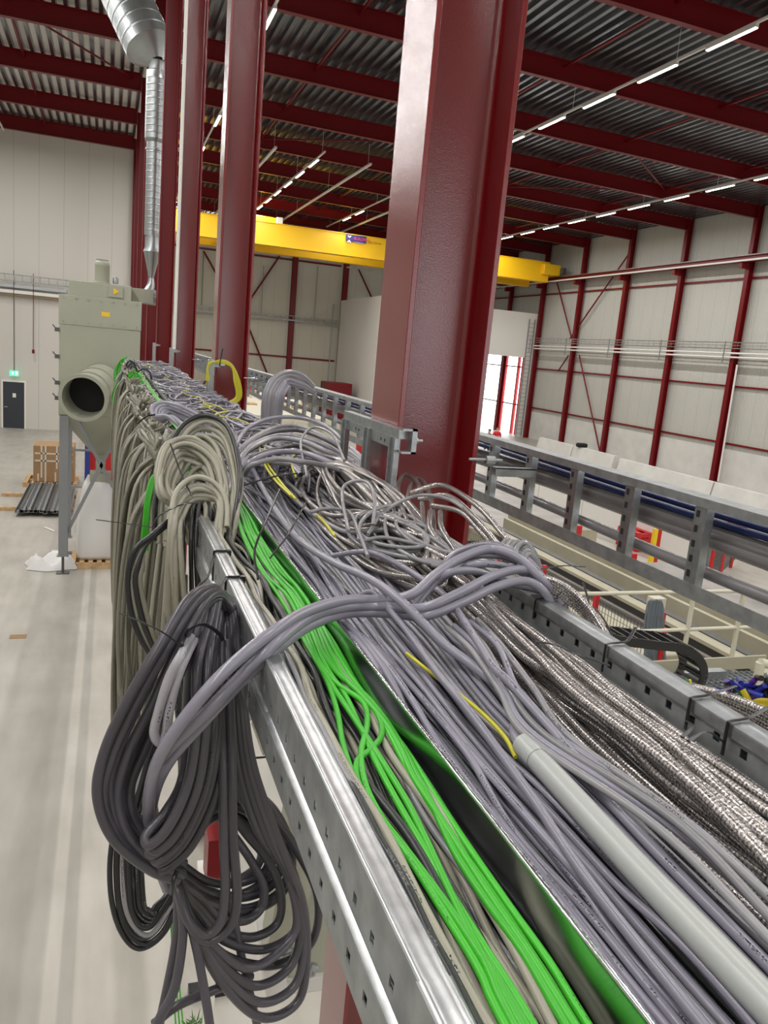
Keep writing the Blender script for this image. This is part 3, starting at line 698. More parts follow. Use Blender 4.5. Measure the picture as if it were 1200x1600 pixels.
# green data cables: one bunch that splits in two towards the front
def g_at(px, py): return at_z(px, py, -.523)[:2]
def gpath(top, low):   # top: offset in the shared bunch, low: pixel points below the crossing cables
    up = [(.345+.003*top, 15.1), (.345+.004*top, 9), (.350+.004*top, 5), (.366+.003*top, 3.2)]
    c = [(363, 790, 2.0), (392, 850, 4.5), (425, 905, 6.5), (462, 952, 6.5)]
    return [np.array(u) for u in up]+[g_at(px+top*w_+rng.uniform(-3, 3), py+rng.uniform(-4, 4)) for px, py, w_ in c]+[g_at(*q) for q in low]
GP = [(4, [(545, 1050), (600, 1130), (655, 1225), (712, 1320), (790, 1430), (858, 1520), (912, 1605)]),
      (3, [(535, 1055), (590, 1135), (640, 1230), (700, 1325), (770, 1425), (835, 1520), (892, 1608)]),
      (2, [(520, 1055), (575, 1110), (620, 1175), (668, 1270), (705, 1350), (755, 1430), (815, 1515), (870, 1608)]),
      (1, [(512, 1050), (560, 1100), (590, 1140), (594, 1170), (575, 1195), (555, 1215), (560, 1260), (600, 1320), (660, 1400), (722, 1480), (800, 1605)]),
      (0, [(505, 1050), (538, 1100), (560, 1150), (585, 1210), (625, 1285), (672, 1370), (712, 1440), (760, 1520), (812, 1605)]),
      (-1, [(495, 1045), (525, 1085), (565, 1115), (572, 1150), (562, 1200), (568, 1250), (590, 1300), (640, 1375), (690, 1455), (745, 1545), (772, 1608)]),
      (-2, [(490, 1040), (512, 1085), (526, 1130), (534, 1185), (552, 1245), (590, 1305), (640, 1370), (705, 1460), (775, 1570), (795, 1608)]),
      (-3, [(484, 1035), (515, 1085), (550, 1140), (588, 1200), (630, 1268), (660, 1330), (690, 1400), (726, 1480), (760, 1550), (784, 1608)]),
      (2.5, [(530, 1065), (562, 1105), (600, 1150), (625, 1195), (645, 1240), (690, 1310), (750, 1405), (820, 1510), (880, 1608)])]
for i, (tp, low) in enumerate(GP):
    P = resample(spline(gpath(tp, low)+[g_at(*low[-1])+[-.004, -.15]], 10), lambda L_: np.linspace(0, L_, 900))
    P[:, 0] = np.clip(P[:, 0], .272, .387)
    P = lay(P, .0040, sm=30)
    MB().tube(P, .0042, 10).build('green_cable', green_m, label='bright green data cable in the channel between the left rail and the divider', cat='cable', group='green data cables in the tray')

# middle: smooth grey cables between the divider and the braided ones
def band(y): return np.interp(y, [.1, 1.0, 1.4, 2.2, 3.5, 15], [.615, .632, .68, .74, .84, .85])
GL = {'l': (grey_l, 'lilac grey'), 'n': (grey_n, 'mid grey'), 'w': (grey_w, 'pale grey'), 'd': (grey_d, 'dark grey')}
order = list(range(38)); rng.shuffle(order)
for j, i in enumerate(order):
    key = 'llllnllnllwl'[j % 12]; m_, c_ = GL[key]
    u = ((i % 19)+.5)/19 + rng.uniform(-.006, .006)
    y = ygrid(.10, 15.2)
    r = rng.choice((.0045, .005, .005, .0052, .0056))
    lo = .405+r; hi = band(y)-r
    swap = wob(y, .05, 3.5, rng)*np.clip((y-.9)/1.5, 0, 1) + wob(y, .012, 1.3, rng)
    xx = lo+(hi-lo)*np.clip(u+swap*1.2, 0, 1)
    w_ = ('close beside the metal divider', 'between the divider and the plastic conduit', 'around the plastic conduit', 'between the plastic conduit and the braided cables')[min(3, int(u*4))]
    P = lay(np.column_stack([xx, y]), r*.96, sm=12)
    MB().tube(P, r, 10).build('grey_cable', m_, label=c_+' cable running along the tray, '+w_, cat='cable', group=c_+' cables, '+w_)
# right: braided cables
order = list(range(21)); rng.shuffle(order)
for j, i in enumerate(order):
    y = ygrid(.25, 4.2 if j % 3 else 2.9)
    r = rng.choice((.0058, .0068, .0075, .0085, .0095))
    u = ((i % 14)+.5)/14+rng.uniform(-.015, .015)
    lo = band(y)*1.0-.0+r; hi = .8575-r
    xx = lo+(hi-lo)*np.clip(u+wob(y, .07, 1.7, rng), 0, 1)
    w_ = ('next to the smooth grey cables', 'in the middle of the braided strip', 'close to the right rail')[max(0, min(2, int(u*3)))]
    P = lay(np.column_stack([xx, y]), r*.96, sm=12)
    MB().tube(P, r, 12).build('braided_cable', braid_m, label='silvery braided cable along the tray, '+w_, cat='cable', group='braided cables, '+w_)
# pale plastic conduit on top of the grey cables, with the cable that enters it
cp = resample(np.array([(.535, .845), (.530, .72), (.524, .59), (.521, .42), (.518, .30), (.515, .12)]), .02)
P = lay(cp, .0155, sm=60); zc0 = P[:, 2].max(); P[:, 2] = np.linspace(P[0, 2], P[-1, 2], len(P))*0+P[:, 2].mean()+.002
mb = MB().tube(P, .0155, 24, cap=False); mb.tube(P[:3]+[0, 0, 0], [.0162, .0162, .0162], 24, cap=False)
mb.build('plastic_conduit', cond_m, label='pale grey plastic conduit pipe lying on top of the grey cables', cat='conduit')
z0 = P[0, 2]
cin = [(.528, .70, z0), (.534, .86, z0-.001), at_z(808, 1100, z0-.002), at_z(745, 1045, z0+.006), at_z(690, 1003, z0+.018), at_z(625, 938, -.430), at_z(575, 903, -.440), at_z(520, 878, -.455), at_z(462, 838, -.462), at_z(420, 780, -.455), at_z(388, 720, -.45), at_z(360, 670, -.44)]
MB().tube(spline(cin, 10), .0085, 12).build('grey_cable', grey_l, label='thick lilac grey cable running out of the plastic conduit under the crossing cables', cat='cable')
yc = spline([(.519, .835, z0-.012), (.523, .88, z0-.004), (.520, .96, z0-.002), (.508, 1.08, z0-.006), (.50, 1.2, z0-.012)], 10)
MB().tube(yc, .0032, 8).build('earth_cable', yg_m, label='yellow and green earth cable beside the mouth of the plastic conduit', cat='cable')

# ---- heaps further back
def deposit(P2, r, m_, name, label, group, sm=16, n=8, step=.02, lift=None):
    P = lay(resample(P2, step), r*.95, sm=sm, lift=lift)
    return MB().tube(P, r, n).build(name, m_, label=label, cat='cable', group=group)
# braided coil heap beside the near column
def ring(cx, cy, rx, ry, turns, ph, rot, jit, rg, n=26):
    out = []
    for a in np.linspace(ph, ph+turns*2*PI, int(n*turns)):
        j = 1+jit*math.sin(a*.5+ph)
        x = rx*j*math.cos(a); y = ry*j*math.sin(a)
        out.append((cx+x*math.cos(rot)-y*math.sin(rot), cy+x*math.sin(rot)+y*math.cos(rot)))
    return spline(out, 3)
CAPK = .8
for i in range(11):
    c = (rng.uniform(.70, .80), rng.uniform(2.15, 2.65)); rx = rng.uniform(.06, .15); ry = rng.uniform(.35, .75)
    P2 = ring(c[0], c[1], rx, ry, rng.choice((1.4, 1.6, 2.2)), rng.uniform(0, 6.28), rng.uniform(-.10, .03), .10, rng)
    P2[:, 0] = np.clip(P2[:, 0], .45, .93)
    deposit(P2, rng.choice((.0065, .007, .0075)), braid_m if i % 6 else grey_n, 'cable_coil', ('silvery braided cable' if i % 6 else 'grey cable')+' coiled in the heap beside the big near column', ('braided' if i % 6 else 'grey')+' coils beside the near column', sm=26)
for i in range(5):
    P2 = ring(rng.uniform(.70, .78), rng.uniform(1.72, 2.0), rng.uniform(.05, .09), rng.uniform(.12, .22), 1.1, rng.uniform(0, 6.28), rng.uniform(-.3, .3), .1, rng)
    deposit(P2, .0055, grey_n, 'cable_coil', 'thin mid grey cable looped over the braided cables in front of the big near column', 'thin grey loops over the braid', sm=30)
CAPK = .5
# grey tangles along the rest of the tray
for i in range(125):
    y0 = 2.7+12*rng.random()**1.15; ln = rng.uniform(.5, 2.4); xb = rng.uniform(.44, .90)
    y = np.linspace(y0, min(15.3, y0+ln), 30); x = xb+wob(y, rng.uniform(.03, .10), rng.uniform(.8, 1.8), rng)+(y-y0)*rng.uniform(-.06, .06)
    P2 = spline(np.column_stack([np.clip(x, .41, .95), y]), 2)
    key = 'llnwlnl'[i % 7]; m_, c_ = GL[key]
    deposit(P2, rng.choice((.005, .006, .0075)), m_, 'grey_cable', c_+' cable lying loose across the heap in the back half of the tray', c_+' loose cables in the back heap', n=7, step=.035, sm=12)
for i in range(105):
    y0 = 3.0+11.8*rng.random()**1.1
    P2 = ring(rng.uniform(.50, .84), y0, rng.uniform(.05, .15), rng.uniform(.15, .50), rng.choice((.6, .8, 1.1, 1.3)), rng.uniform(0, 6.28), rng.uniform(-.5, .5), .15, rng)
    P2[:, 0] = np.clip(P2[:, 0], .40, .96); P2[:, 1] = np.clip(P2[:, 1], 2.9, 15.35)
    key = 'lnwlln'[i % 6]; m_, c_ = GL[key]
    deposit(P2, rng.choice((.005, .006, .008)), m_, 'cable_coil', c_+' cable curled on the heap in the back half of the tray', c_+' curled cables on the back heap', n=7, step=.035, sm=8)
for i in range(5):
    y0 = rng.uniform(3.2, 12); y = np.linspace(y0, y0+rng.uniform(1., 2.5), 26); x = rng.uniform(.42, .7)+wob(y, .07, 1.5, rng)
    deposit(spline(np.column_stack([x, y]), 2), .004, yg_m, 'earth_cable', 'yellow and green earth cable winding over the grey heap', 'earth cables on the back heap', n=7, step=.03)
# ================================================================== cables hanging over the left rail
rg4 = random.Random(21)
def PX(pts, Y=None, dY=0., per=10, jit=0., rg=rg4):
    """control points (px, py[, Y]) set at their own distance from the eye -> smooth 3D curve"""
    out = []; off = np.array([rg.uniform(-jit, jit), rg.uniform(-jit, jit), rg.uniform(-jit, jit)])*.8
    for p in pts:
        y = (p[2] if len(p) > 2 else Y)+dY
        q = at_y(p[0], p[1], y)
        if jit: q = q+off+np.array([rg.uniform(-jit, jit), rg.uniform(-jit, jit), rg.uniform(-jit, jit)])*.35
        out.append(q)
    return spline(out, per)
def strand(parent, P, r, m_, n=10, name='cable_loop'):
    return MB().tube(P, r, n).build(name, m_, parent)
def lerp_paths(A, B, t): return [tuple(a[i]*(1-t)+b[i]*t for i in range(len(a))) for a, b in zip(A, B)]
def fan(parent, A, B, n, r, m_, Y, dY=(0, 0), jit=.004, ns=10, mats=None):
    for i in range(n):
        t_ = (i+.5)/n if n > 1 else .5
        P = PX(lerp_paths(A, B, t_), Y, dY[0]+(dY[1]-dY[0])*((i*7) % n)/max(1, n-1), jit=jit)
        strand(parent, P, r*rg4.uniform(.93, 1.05), mats[i % len(mats)] if mats else m_, ns)

# the big dark hank nearest the camera
hk = thing('cable_hank', 'big hank of thick dark grey cable hanging over the left rail, nearest the camera', 'cable hank', at_y(300, 1400, 1.25))
R9 = .0088
# left family: over the top, out to the left, round the bottom to the tie
fan(hk, [(352, 945, 1.40), (335, 920, 1.36), (300, 935, 1.28), (250, 1010, 1.22), (200, 1095, 1.2), (160, 1180, 1.2), (152, 1245, 1.2), (178, 1315, 1.2), (235, 1362, 1.22), (278, 1380, 1.24)],
        [(362, 950, 1.44), (345, 932, 1.40), (318, 950, 1.34), (290, 1030, 1.28), (262, 1100, 1.27), (228, 1170, 1.26), (205, 1230, 1.26), (210, 1280, 1.25), (245, 1320, 1.25), (285, 1345, 1.27)], 7, R9, grey_d, 1.25, (-.03, .05), jit=.007)
# continuation right of the tie: the tilted coil behind
fan(hk, [(278, 1382, 1.24), (330, 1415, 1.28), (395, 1430, 1.34), (450, 1400, 1.38), (462, 1335, 1.40), (430, 1262, 1.42), (375, 1228, 1.42), (318, 1240, 1.40), (285, 1290, 1.36)],
        [(285, 1350, 1.26), (318, 1372, 1.28), (360, 1372, 1.33), (398, 1350, 1.36), (402, 1318, 1.38), (385, 1290, 1.40), (355, 1275, 1.40), (320, 1290, 1.38), (300, 1320, 1.34)], 6, R9, grey_d, 1.3, (0, .04), jit=.006)
# centre family: straight down then a hairpin
fan(hk, [(338, 925, 1.38), (330, 960, 1.34), (312, 1040, 1.24), (308, 1130, 1.20), (298, 1220, 1.18), (268, 1285, 1.17), (238, 1318, 1.17), (232, 1305, 1.18), (262, 1268, 1.2), (288, 1215, 1.24), (292, 1120, 1.28), (300, 1000, 1.32)],
        [(352, 930, 1.40), (350, 970, 1.36), (350, 1050, 1.27), (352, 1150, 1.22), (338, 1240, 1.19), (300, 1320, 1.18), (258, 1355, 1.17), (250, 1342, 1.18), (285, 1300, 1.2), (318, 1225, 1.24), (325, 1120, 1.28), (322, 1000, 1.32)], 6, R9, grey_d, 1.2, (-.03, .03), jit=.006)
# right family: long hanging loops
for (dx, bx, by, w_) in ((0, 396, 1512, 0), (6, 408, 1540, 1), (12, 418, 1566, 2), (17, 424, 1590, 3)):
    P = PX([(352+dx*.5, 935, 1.42), (355+dx, 1000, 1.36), (362+dx, 1090, 1.30), (372+dx*1.4, 1200, 1.28), (400+dx*2.2, 1290+w_*10, 1.28), (448+dx*1.4, 1365+w_*14, 1.30), (464+dx*.9, 1440+w_*16, 1.30), (bx+42, by-26, 1.28), (bx-14, by, 1.26), (bx-78+w_*2, by-48, 1.24), (296+w_*2, 1432+w_*8, 1.23), (276, 1378, 1.24)])
    strand(hk, P, R9, grey_d)
for (a, b_) in ((0, 0), (14, 26)):
    P = PX([(345+a*.6, 1000, 1.32), (345+a, 1100, 1.26), (348+a, 1200, 1.22), (350+a, 1310, 1.2), (352+a*1.3, 1390+b_*.4, 1.2), (345+a, 1440+b_*.3, 1.2), (322, 1460+b_*.4, 1.2), (295, 1440, 1.2), (280, 1395, 1.22), (275, 1375, 1.24)])
    strand(hk, P, R9, grey_d)
for k in range(4):
    q_ = 1-.17*k
    P = PX([(330+(x-330)*q_, 1375+(y-1375)*q_, Y_) for x, y, Y_ in ((362, 1190, 1.38), (415, 1262, 1.36), (465, 1325, 1.35), (496, 1400, 1.34), (488, 1472, 1.33), (430, 1508, 1.31), (355, 1492, 1.29), (305, 1440, 1.27))]+[(278, 1382, 1.24)], jit=.005)
    strand(hk, P, R9, grey_d)
# tails
for pts in ([(276, 1380, 1.23), (286, 1450, 1.22), (274, 1540, 1.2), (250, 1590, 1.19), (228, 1640, 1.18)], [(278, 1380, 1.24), (276, 1460, 1.24), (262, 1540, 1.23), (240, 1640, 1.22)],
            [(282, 1390, 1.24), (302, 1460, 1.22), (318, 1540, 1.2), (335, 1650, 1.18)], [(360, 1400, 1.3), (372, 1470, 1.3), (388, 1540, 1.3), (412, 1650, 1.3)], [(240, 1600, 1.22), (280, 1570, 1.22), (340, 1545, 1.24), (392, 1525, 1.3)]):
    strand(hk, PX(pts), R9*.95, grey_d)
# pale hairpin in front
strand(hk, PX([(310, 975, 1.34), (296, 1000, 1.24), (284, 1022, 1.16), (264, 1060, 1.15), (247, 1115, 1.15), (241, 1145, 1.15), (249, 1160, 1.15), (259, 1148, 1.15), (265, 1108, 1.15), (277, 1060, 1.16), (291, 1025, 1.19), (304, 1000, 1.26), (318, 980, 1.36)]), .0076, grey_w)['label'] = 'shiny pale grey hairpin of cable'

# thick cables crossing the tray and dropping over the left rail
XG = 'thick grey cables crossing the tray'
def crossing(name, pts, m_, r, lab):
    P = spline(pts, 12); return MB().tube(P, r, 14).build(name, m_, label=lab, cat='cable')
def A(px, py, z): return at_z(px, py, z)
crossing('grey_cable', [at_y(262, 1390, 1.30), at_y(240, 1330, 1.27), at_y(232, 1275, 1.20), at_y(238, 1215, 1.14), at_y(262, 1160, 1.11), at_y(318, 1085, 1.11), at_y(372, 1030, 1.13), A(430, 985, -.445), A(480, 955, -.44), A(540, 938, -.445), A(600, 937, -.452), A(645, 928, -.446), A(680, 898, -.425), A(720, 872, -.405), A(765, 858, -.395), A(810, 872, -.405), A(845, 905, -.44), at_x(872, 935, .93), at_x(880, 985, .935)], grey_l, .0098, 'thick grey cable arching across the tray and over the left rail, upper one')
crossing('grey_cable', [at_y(255, 1330, 1.32), at_y(238, 1260, 1.30), at_y(240, 1210, 1.24), at_y(262, 1172, 1.14), at_y(325, 1110, 1.12), at_y(385, 1048, 1.14), A(437, 1000, -.458), A(490, 962, -.455), A(545, 948, -.458), A(600, 948, -.462), A(660, 950, -.456), A(720, 925, -.44), A(770, 900, -.428), A(815, 890, -.425), A(850, 905, -.445), at_x(878, 945, .93)], grey_l, .0095, 'thick grey cable crossing the tray and dropping over the left rail, middle one')
crossing('grey_cable', [at_y(250, 1350, 1.30), at_y(238, 1290, 1.26), at_y(240, 1245, 1.20), at_y(264, 1190, 1.16), at_y(320, 1125, 1.14), at_y(380, 1062, 1.16), A(440, 1008, -.470), A(490, 975, -.470), A(545, 958, -.472), A(610, 958, -.474), A(665, 962, -.470), A(725, 940, -.458), A(775, 917, -.446), A(820, 908, -.440), A(850, 925, -.46), at_x(872, 965, .93)], grey_l, .0095, 'thick grey cable crossing the tray and dropping over the left rail, lower one')
# grey arches at the right end of the crossing
for k, pts in enumerate(([(690, 885), (715, 862), (760, 850), (805, 862), (838, 890)], [(672, 912), (700, 885), (745, 868), (795, 872), (838, 897)], [(662, 920), (705, 895), (740, 882), (785, 884), (830, 902)], [(640, 960), (675, 915), (700, 895), (745, 893), (800, 912)])):
    zs = (-.465, -.43, -.405, -.41, -.44)
    crossing('grey_cable', [A(px, py, z-.006*k) for (px, py), z in zip(pts, zs)]+[at_x(858+k*6, 935, .93), at_x(866+k*5, 985, .935)], grey_l, .008, 'grey cable arching from the heap over the right rail, %s of the four' % ('topmost', 'second', 'third', 'lowest')[k])
# small pale coils sitting on the right rail behind the arches
def RX(px, py, x=.93): return at_x(px, py, x)
for k in range(4):
    P = spline([RX(786+k*7, 878, .86), RX(783+k*8, 858, .87), RX(790+k*9, 845+k, .89), RX(801+k*9, 850+k*2, .91), RX(812+k*9, 872+k*2, .93), RX(822+k*8, 905, .95)], 8)
    MB().tube(P, .0060, 10).build('grey_cable', grey_n, label='grey cable bent over the right rail behind the arching cables, %s from the left' % ('first', 'second', 'third', 'fourth')[k], cat='cable', group='cables bent over the right rail')
for k in range(4):
    P = spline([RX(806+k*3, 886, .86), RX(806+k*4, 862+k*5, .88), RX(820+k*2, 848+k*6, .90), RX(836+k, 866+k*6, .93), RX(845+k, 895+k*4, .95), RX(852+k*2, 930, .96)], 8)
    MB().tube(P, .0062, 10).build('grey_cable', grey_n, label='grey cable looped round the right rail beside the arching cables', cat='cable', group='grey loops beside the arching cables')
# braided bundle bulging outside the right rail
for k in range(5):
    P = spline([RX(838, 900+k*2, .88), RX(868+k*2, 908+k*6, .91+k*.004), RX(896+k*2, 925+k*7, .94+k*.006), RX(922-k*1, 952+k*5, .955+k*.006), RX(944-k*4, 985+k*3, .955), RX(960-k*4, 1015, .94)], 10)
    MB().tube(P, .0068, 12).build('braided_cable', braid_m, label='silvery braided cable bulging over the right rail below the arching cables', cat='cable', group='braided cables over the right rail')
for k in range(5):
    P = spline([RX(1062, 1072+k*3, .935), RX(1092, 1076+k*5, .94+k*.006), RX(1130, 1086+k*8, .945+k*.01), RX(1168, 1100+k*10, .95+k*.012), RX(1215, 1122+k*12, .95+k*.012), RX(1290, 1170+k*14, .95+k*.01)], 10)
    MB().tube(P, .0072, 12).build('braided_cable', braid_m, label='silvery braided cable strapped outside the right rail, at the right edge', cat='cable', group='braided cables strapped at the right edge')
# braided loops standing up near the column foot
for k, pts in enumerate(([(626, 800, -.45), (622, 760, -.42), (634, 742, -.40), (655, 760, -.41), (662, 820, -.45)], [(636, 810, -.45), (640, 765, -.42), (655, 748, -.41), (672, 775, -.42), (680, 850, -.46)],
                         [(640, 770, -.41), (690, 758, -.38), (745, 790, -.38), (790, 840, -.42), (820, 875, -.46)], [(655, 780, -.42), (700, 775, -.39), (745, 812, -.39), (785, 860, -.44)], [(676, 790, -.42), (720, 800, -.40), (755, 835, -.42), (790, 872, -.46)], [(672, 800, -.42), (672, 825, -.43), (690, 855, -.46)], [(688, 800, -.42), (690, 825, -.43), (712, 862, -.46)])):
    P = spline([A(*p) for p in pts], 10); MB().tube(P, .0078, 12).build('braided_cable', braid_m, label='silvery braided cable looping over the right rail beside the big near column', cat='cable', group='braided loops at the column foot')
# thin grey loose loops on the braid
for k, pts in enumerate(([(480, 745, -.44), (470, 690, -.37), (490, 668, -.33), (520, 680, -.33), (538, 720, -.38)], [(545, 830, -.45), (535, 780, -.42), (540, 757, -.39), (570, 752, -.37), (585, 775, -.38), (583, 820, -.44)], [(575, 835, -.46), (600, 800, -.43), (650, 775, -.39), (700, 780, -.38), (745, 812, -.40), (780, 850, -.44)],
                         [(485, 800, -.45), (510, 795, -.44), (545, 800, -.44), (560, 830, -.45), (575, 870, -.46)], [(568, 845, -.46), (600, 840, -.45), (650, 850, -.45), (700, 865, -.45)], [(560, 845, -.46), (565, 815, -.44), (590, 795, -.42), (620, 790, -.42), (650, 800, -.44)])):
    P = spline([A(*p) for p in pts], 10); MB().tube(P, .0052, 10).build('grey_cable', grey_n, label='thin mid grey cable curling loose over the braided coils, %s' % ('the tall arch at the back', 'the upright loop in the middle', 'the long right arch', 'the short one at the left', 'the flat one in front', 'the small curl in the centre')[k], cat='cable')
# grey cables bending down from the arches and under the crossing, then sinking into the grey layer
for k, (pts, r, lab) in enumerate((([(520, 850), (570, 862), (610, 875), (660, 905), (700, 935), (735, 985), (770, 1040), (800, 1070)], .0065, 'grey cable bending down from under the arches'), ([(545, 920), (580, 925), (605, 950), (635, 985), (660, 1020), (690, 1060), (740, 1120)], .0058, 'grey cable slipping under the crossing cables'))):
    Q = [A(px, py, -.466+.004*math.sin(i*1.3)) for i, (px, py) in enumerate(pts)]; Q[0][2] -= .03
    e_ = Q[-1]; Q += [np.array([e_[0], e_[1]-.16, -.482]), np.array([e_[0]-.005, e_[1]-.32, -.500]), np.array([e_[0]-.005, .2, -.515])]
    MB().tube(spline(Q, 10), r, 12).build('grey_cable', grey_l, label=lab, cat='cable')
# grey fan right of the crossing, running on to the front
for k in range(5):
    j_ = lambda a: rg4.uniform(-a, a)
    a = [(700+k*12, 965-k*3), (735+k*13+j_(6), 1015-k*2), (775+k*13+j_(8), 1080-k*1), (830+k*13+j_(8), 1150)]
    Q = [A(px, py, -.468-.005*i) for i, (px, py) in enumerate(a)]; Q[0][2] -= .02
    xe = (.568, .592, .585, .612, .603)[k]; zz = (-.478, -.486, -.474, -.484, -.476)[k]; Q += [np.array([xe+.008+j_(.008), .62, zz]), np.array([xe+j_(.006), .42, zz-.004]), np.array([xe-.004, .15, zz-.006])]
    MB().tube(spline(Q, 10), .0053, 10).build('grey_cable', (grey_n, grey_l)[k % 2], label='grey cable in the fan just right of the crossing, beside the braided cables', cat='cable', group='grey fan right of the crossing')

# second hank: beige and black over the rail
h2 = thing('cable_hank', 'hank of beige and black cables strapped to the left rail', 'cable hank', at_y(300, 1050, 2.1))
for i in range(11):
    x0 = 262+i*9; bl = i in (3, 4, 5, 7, 8, 9)
    P = PX([(330, 800, 2.34), (300+i*3, 786, 2.26), (x0+4, 800, 2.16), (x0, 850+i*2, 2.08), (x0-4+i*1.6, 950, 2.06), (x0-10+i*3, 1040, 2.06), (x0-4+i*3, 1105, 2.07), (x0+6+i*2, 1040, 2.12), (x0+9+i, 900, 2.14)], jit=.006)
    strand(h2, P, .0075 if not bl else .0062, black_c if bl else beige_m)
for i in range(6):
    P = PX([(262, 815, 2.1), (235-i*2, 838+i*3, 2.06), (208+i*3, 862+i*4, 2.04), (199+i*4, 910, 2.03), (207+i*5, 970, 2.03), (232+i*4, 1020, 2.05), (262, 1040, 2.08)], jit=.004)
    strand(h2, P, .0068, black_c if i % 3 != 2 else olive_shade_m)
# black loops hanging lowest, left of the big hank
h3 = thing('cable_hank', 'loose black and white cable loops hanging lowest behind the big dark hank', 'cable hank', at_y(225, 1480, 1.5))
for i in range(9):
    m_ = grey_w if i in (3, ) else black_c
    P = PX([(240+i*3, 1060, 1.55), (215+i*4, 1180, 1.5), (180+i*5, 1300, 1.47), (174+i*6, 1390+i*2, 1.46), (190+i*5, 1455-i*4, 1.46), (222+i*2, 1482-i*7, 1.46), (262-i*3, 1450-i*4, 1.47), (284-i*2, 1370, 1.5), (285, 1200, 1.55), (275, 1060, 1.58)], jit=.004)
    strand(h3, P, .0055, m_)
# thin green wires dropping to the floor
mb = MB()
for k in range(3): mb.tube(PX([(262+k*3, 1380, 1.6), (268+k*3, 1460, 1.6), (272+k*5, 1560, 1.6), (280+k*7, 1680, 1.6)]), .0022, 6)
mb.build('green_wires', green_m, label='three thin green wires dangling under the big dark hank', cat='wires')

# beige arches rising out of the channel and over the rail
h4 = thing('cable_hank', 'tall beige cable arches over the left rail with one black cable', 'cable hank', at_y(310, 860, 2.35))
for i in range(9):
    t_ = i/8.
    P = PX([(352-i*2, 905-i*3, 1.95), (372-i*3, 800, 2.15), (378-i*4, 735+i*3, 2.3), (360-i*3, 672+i*5, 2.45), (322-i*1, 650+i*6, 2.52), (285+i*2, 668+i*6, 2.5), (258+i*3, 725+i*4, 2.42), (250+i*4, 775, 2.36), (246+i*3, 850, 2.3)], jit=.014)
    strand(h4, P, .0078, black_c if i == 0 else beige_m)
for i in range(8):
    P = PX([(345-i*2, 850, 2.12), (350-i*3, 780, 2.22), (338-i*3, 715+i*4, 2.32), (300-i*2, 684+i*6, 2.36), (262+i*2, 690+i*6, 2.32), (243+i*3, 728+i*5, 2.24), (248+i*4, 770+i*2, 2.18), (280+i*2, 800, 2.2), (300, 850, 2.22)], jit=.014)
    strand(h4, P, .0078, beige_m)
for i in range(6):
    P = PX([(352-i*3, 830, 2.06), (350-i*2, 785, 2.12), (330, 758+i*4, 2.16), (300, 752+i*5, 2.16), (272+i*2, 775+i*5, 2.12), (262+i*3, 820, 2.06), (258+i*4, 880, 2.03), (255+i*6, 960, 2.05), (262+i*6, 1030, 2.08)], jit=.01)
    strand(h4, P, .0076, beige_m)
for i in range(9):   # tangle inside the arches
    P = PX([(275+i*4, 760, 2.3), (300, 728+i*4, 2.34), (335, 732+i*5, 2.34), (352-i, 770, 2.3)], jit=.02)
    strand(h4, P, .007, olive_shade_m)
g1 = thing('cable_hank', 'single bright green cable hanging down left of the beige arches', 'cable', at_y(232, 815, 2.3))
for i in range(4): strand(g1, PX([(270-i, 745, 2.4), (248-i*2, 742, 2.34), (236-i*2, 770, 2.3), (231-i*2, 815, 2.28), (230-i*3, 860, 2.28)]), .0045, green_m)
g2 = thing('cable_hank', 'green cables tangled inside the tall beige arches', 'cable', at_y(300, 730, 2.45))
for i in range(4): strand(g2, PX([(285+i*5, 735, 2.5), (298+i*4, 700+i*3, 2.5), (318+i*2, 700, 2.48), (335, 735, 2.4), (350+i*2, 790, 2.3)], jit=.01), .0042, green_m)

# grey doubled loop lying over the rail
h5 = thing('cable_hank', 'doubled loop of thick lilac grey cable sticking out over the left rail', 'cable hank', at_y(270, 670, 3.6))
for i in range(5):
    P = PX([(335, 690+i*2, 3.3), (290, 672-i*1, 3.45), (262+i*2, 652, 3.55), (240+i*4, 650+i*2, 3.6), (238+i*5, 636+i*3, 3.65), (255+i*3, 630+i*4, 3.7), (290, 640+i*4, 3.7), (330, 662+i*3, 3.6)], jit=.004)
    strand(h5, P, .0105, grey_l)
# thick bundle across the tray behind the arches
h6 = thing('cable_hank', 'bundle of thick grey cables crossing the tray behind the tall beige arches', 'cable hank', A(450, 690, -.42))
for i in range(8):
    j_ = lambda a: rg4.uniform(-a, a)
    P = spline([A(362+i*3, 706+i*5, -.45), A(392+j_(5), 672+i*8+j_(4), -.41+j_(.006)), A(430+j_(5), 654+i*9+j_(5), -.39+j_(.008)), A(470+j_(5), 655+i*9+j_(5), -.39+j_(.008)), A(508+j_(5), 668+i*9+j_(4), -.40+j_(.006)), A(548, 700+i*6, -.43), A(600+i*3, 745+i*6, -.465)], 8)
    strand(h6, P, .0095 if i % 2 else .011, (grey_l, grey_n, grey_d)[i % 3])
for i in range(4):
    P = spline([A(470, 730+i*4, -.44), A(430, 722-i*6, -.41), A(400, 715-i*5, -.42), A(370, 735-i*4, -.44), A(355, 770, -.45)], 8)
    strand(h6, P, .0095, grey_l)
# upright coil behind
h7 = thing('cable_hank', 'smooth coil of violet grey cables standing up at the right edge behind the heap', 'cable hank', at_y(440, 650, 4.6))
for i in range(11):
    P = PX([(410+i*2.6, 665, 4.6), (412+i*3.0, 620, 4.6), (425+i*2.4, 592+i*1.2, 4.65), (450, 580+i*1.8, 4.7), (472, 585+i*2.0, 4.72), (490, 603+i, 4.74)], jit=.006)
    strand(h7, P, .0105, (grey_l, grey_n)[i % 2])
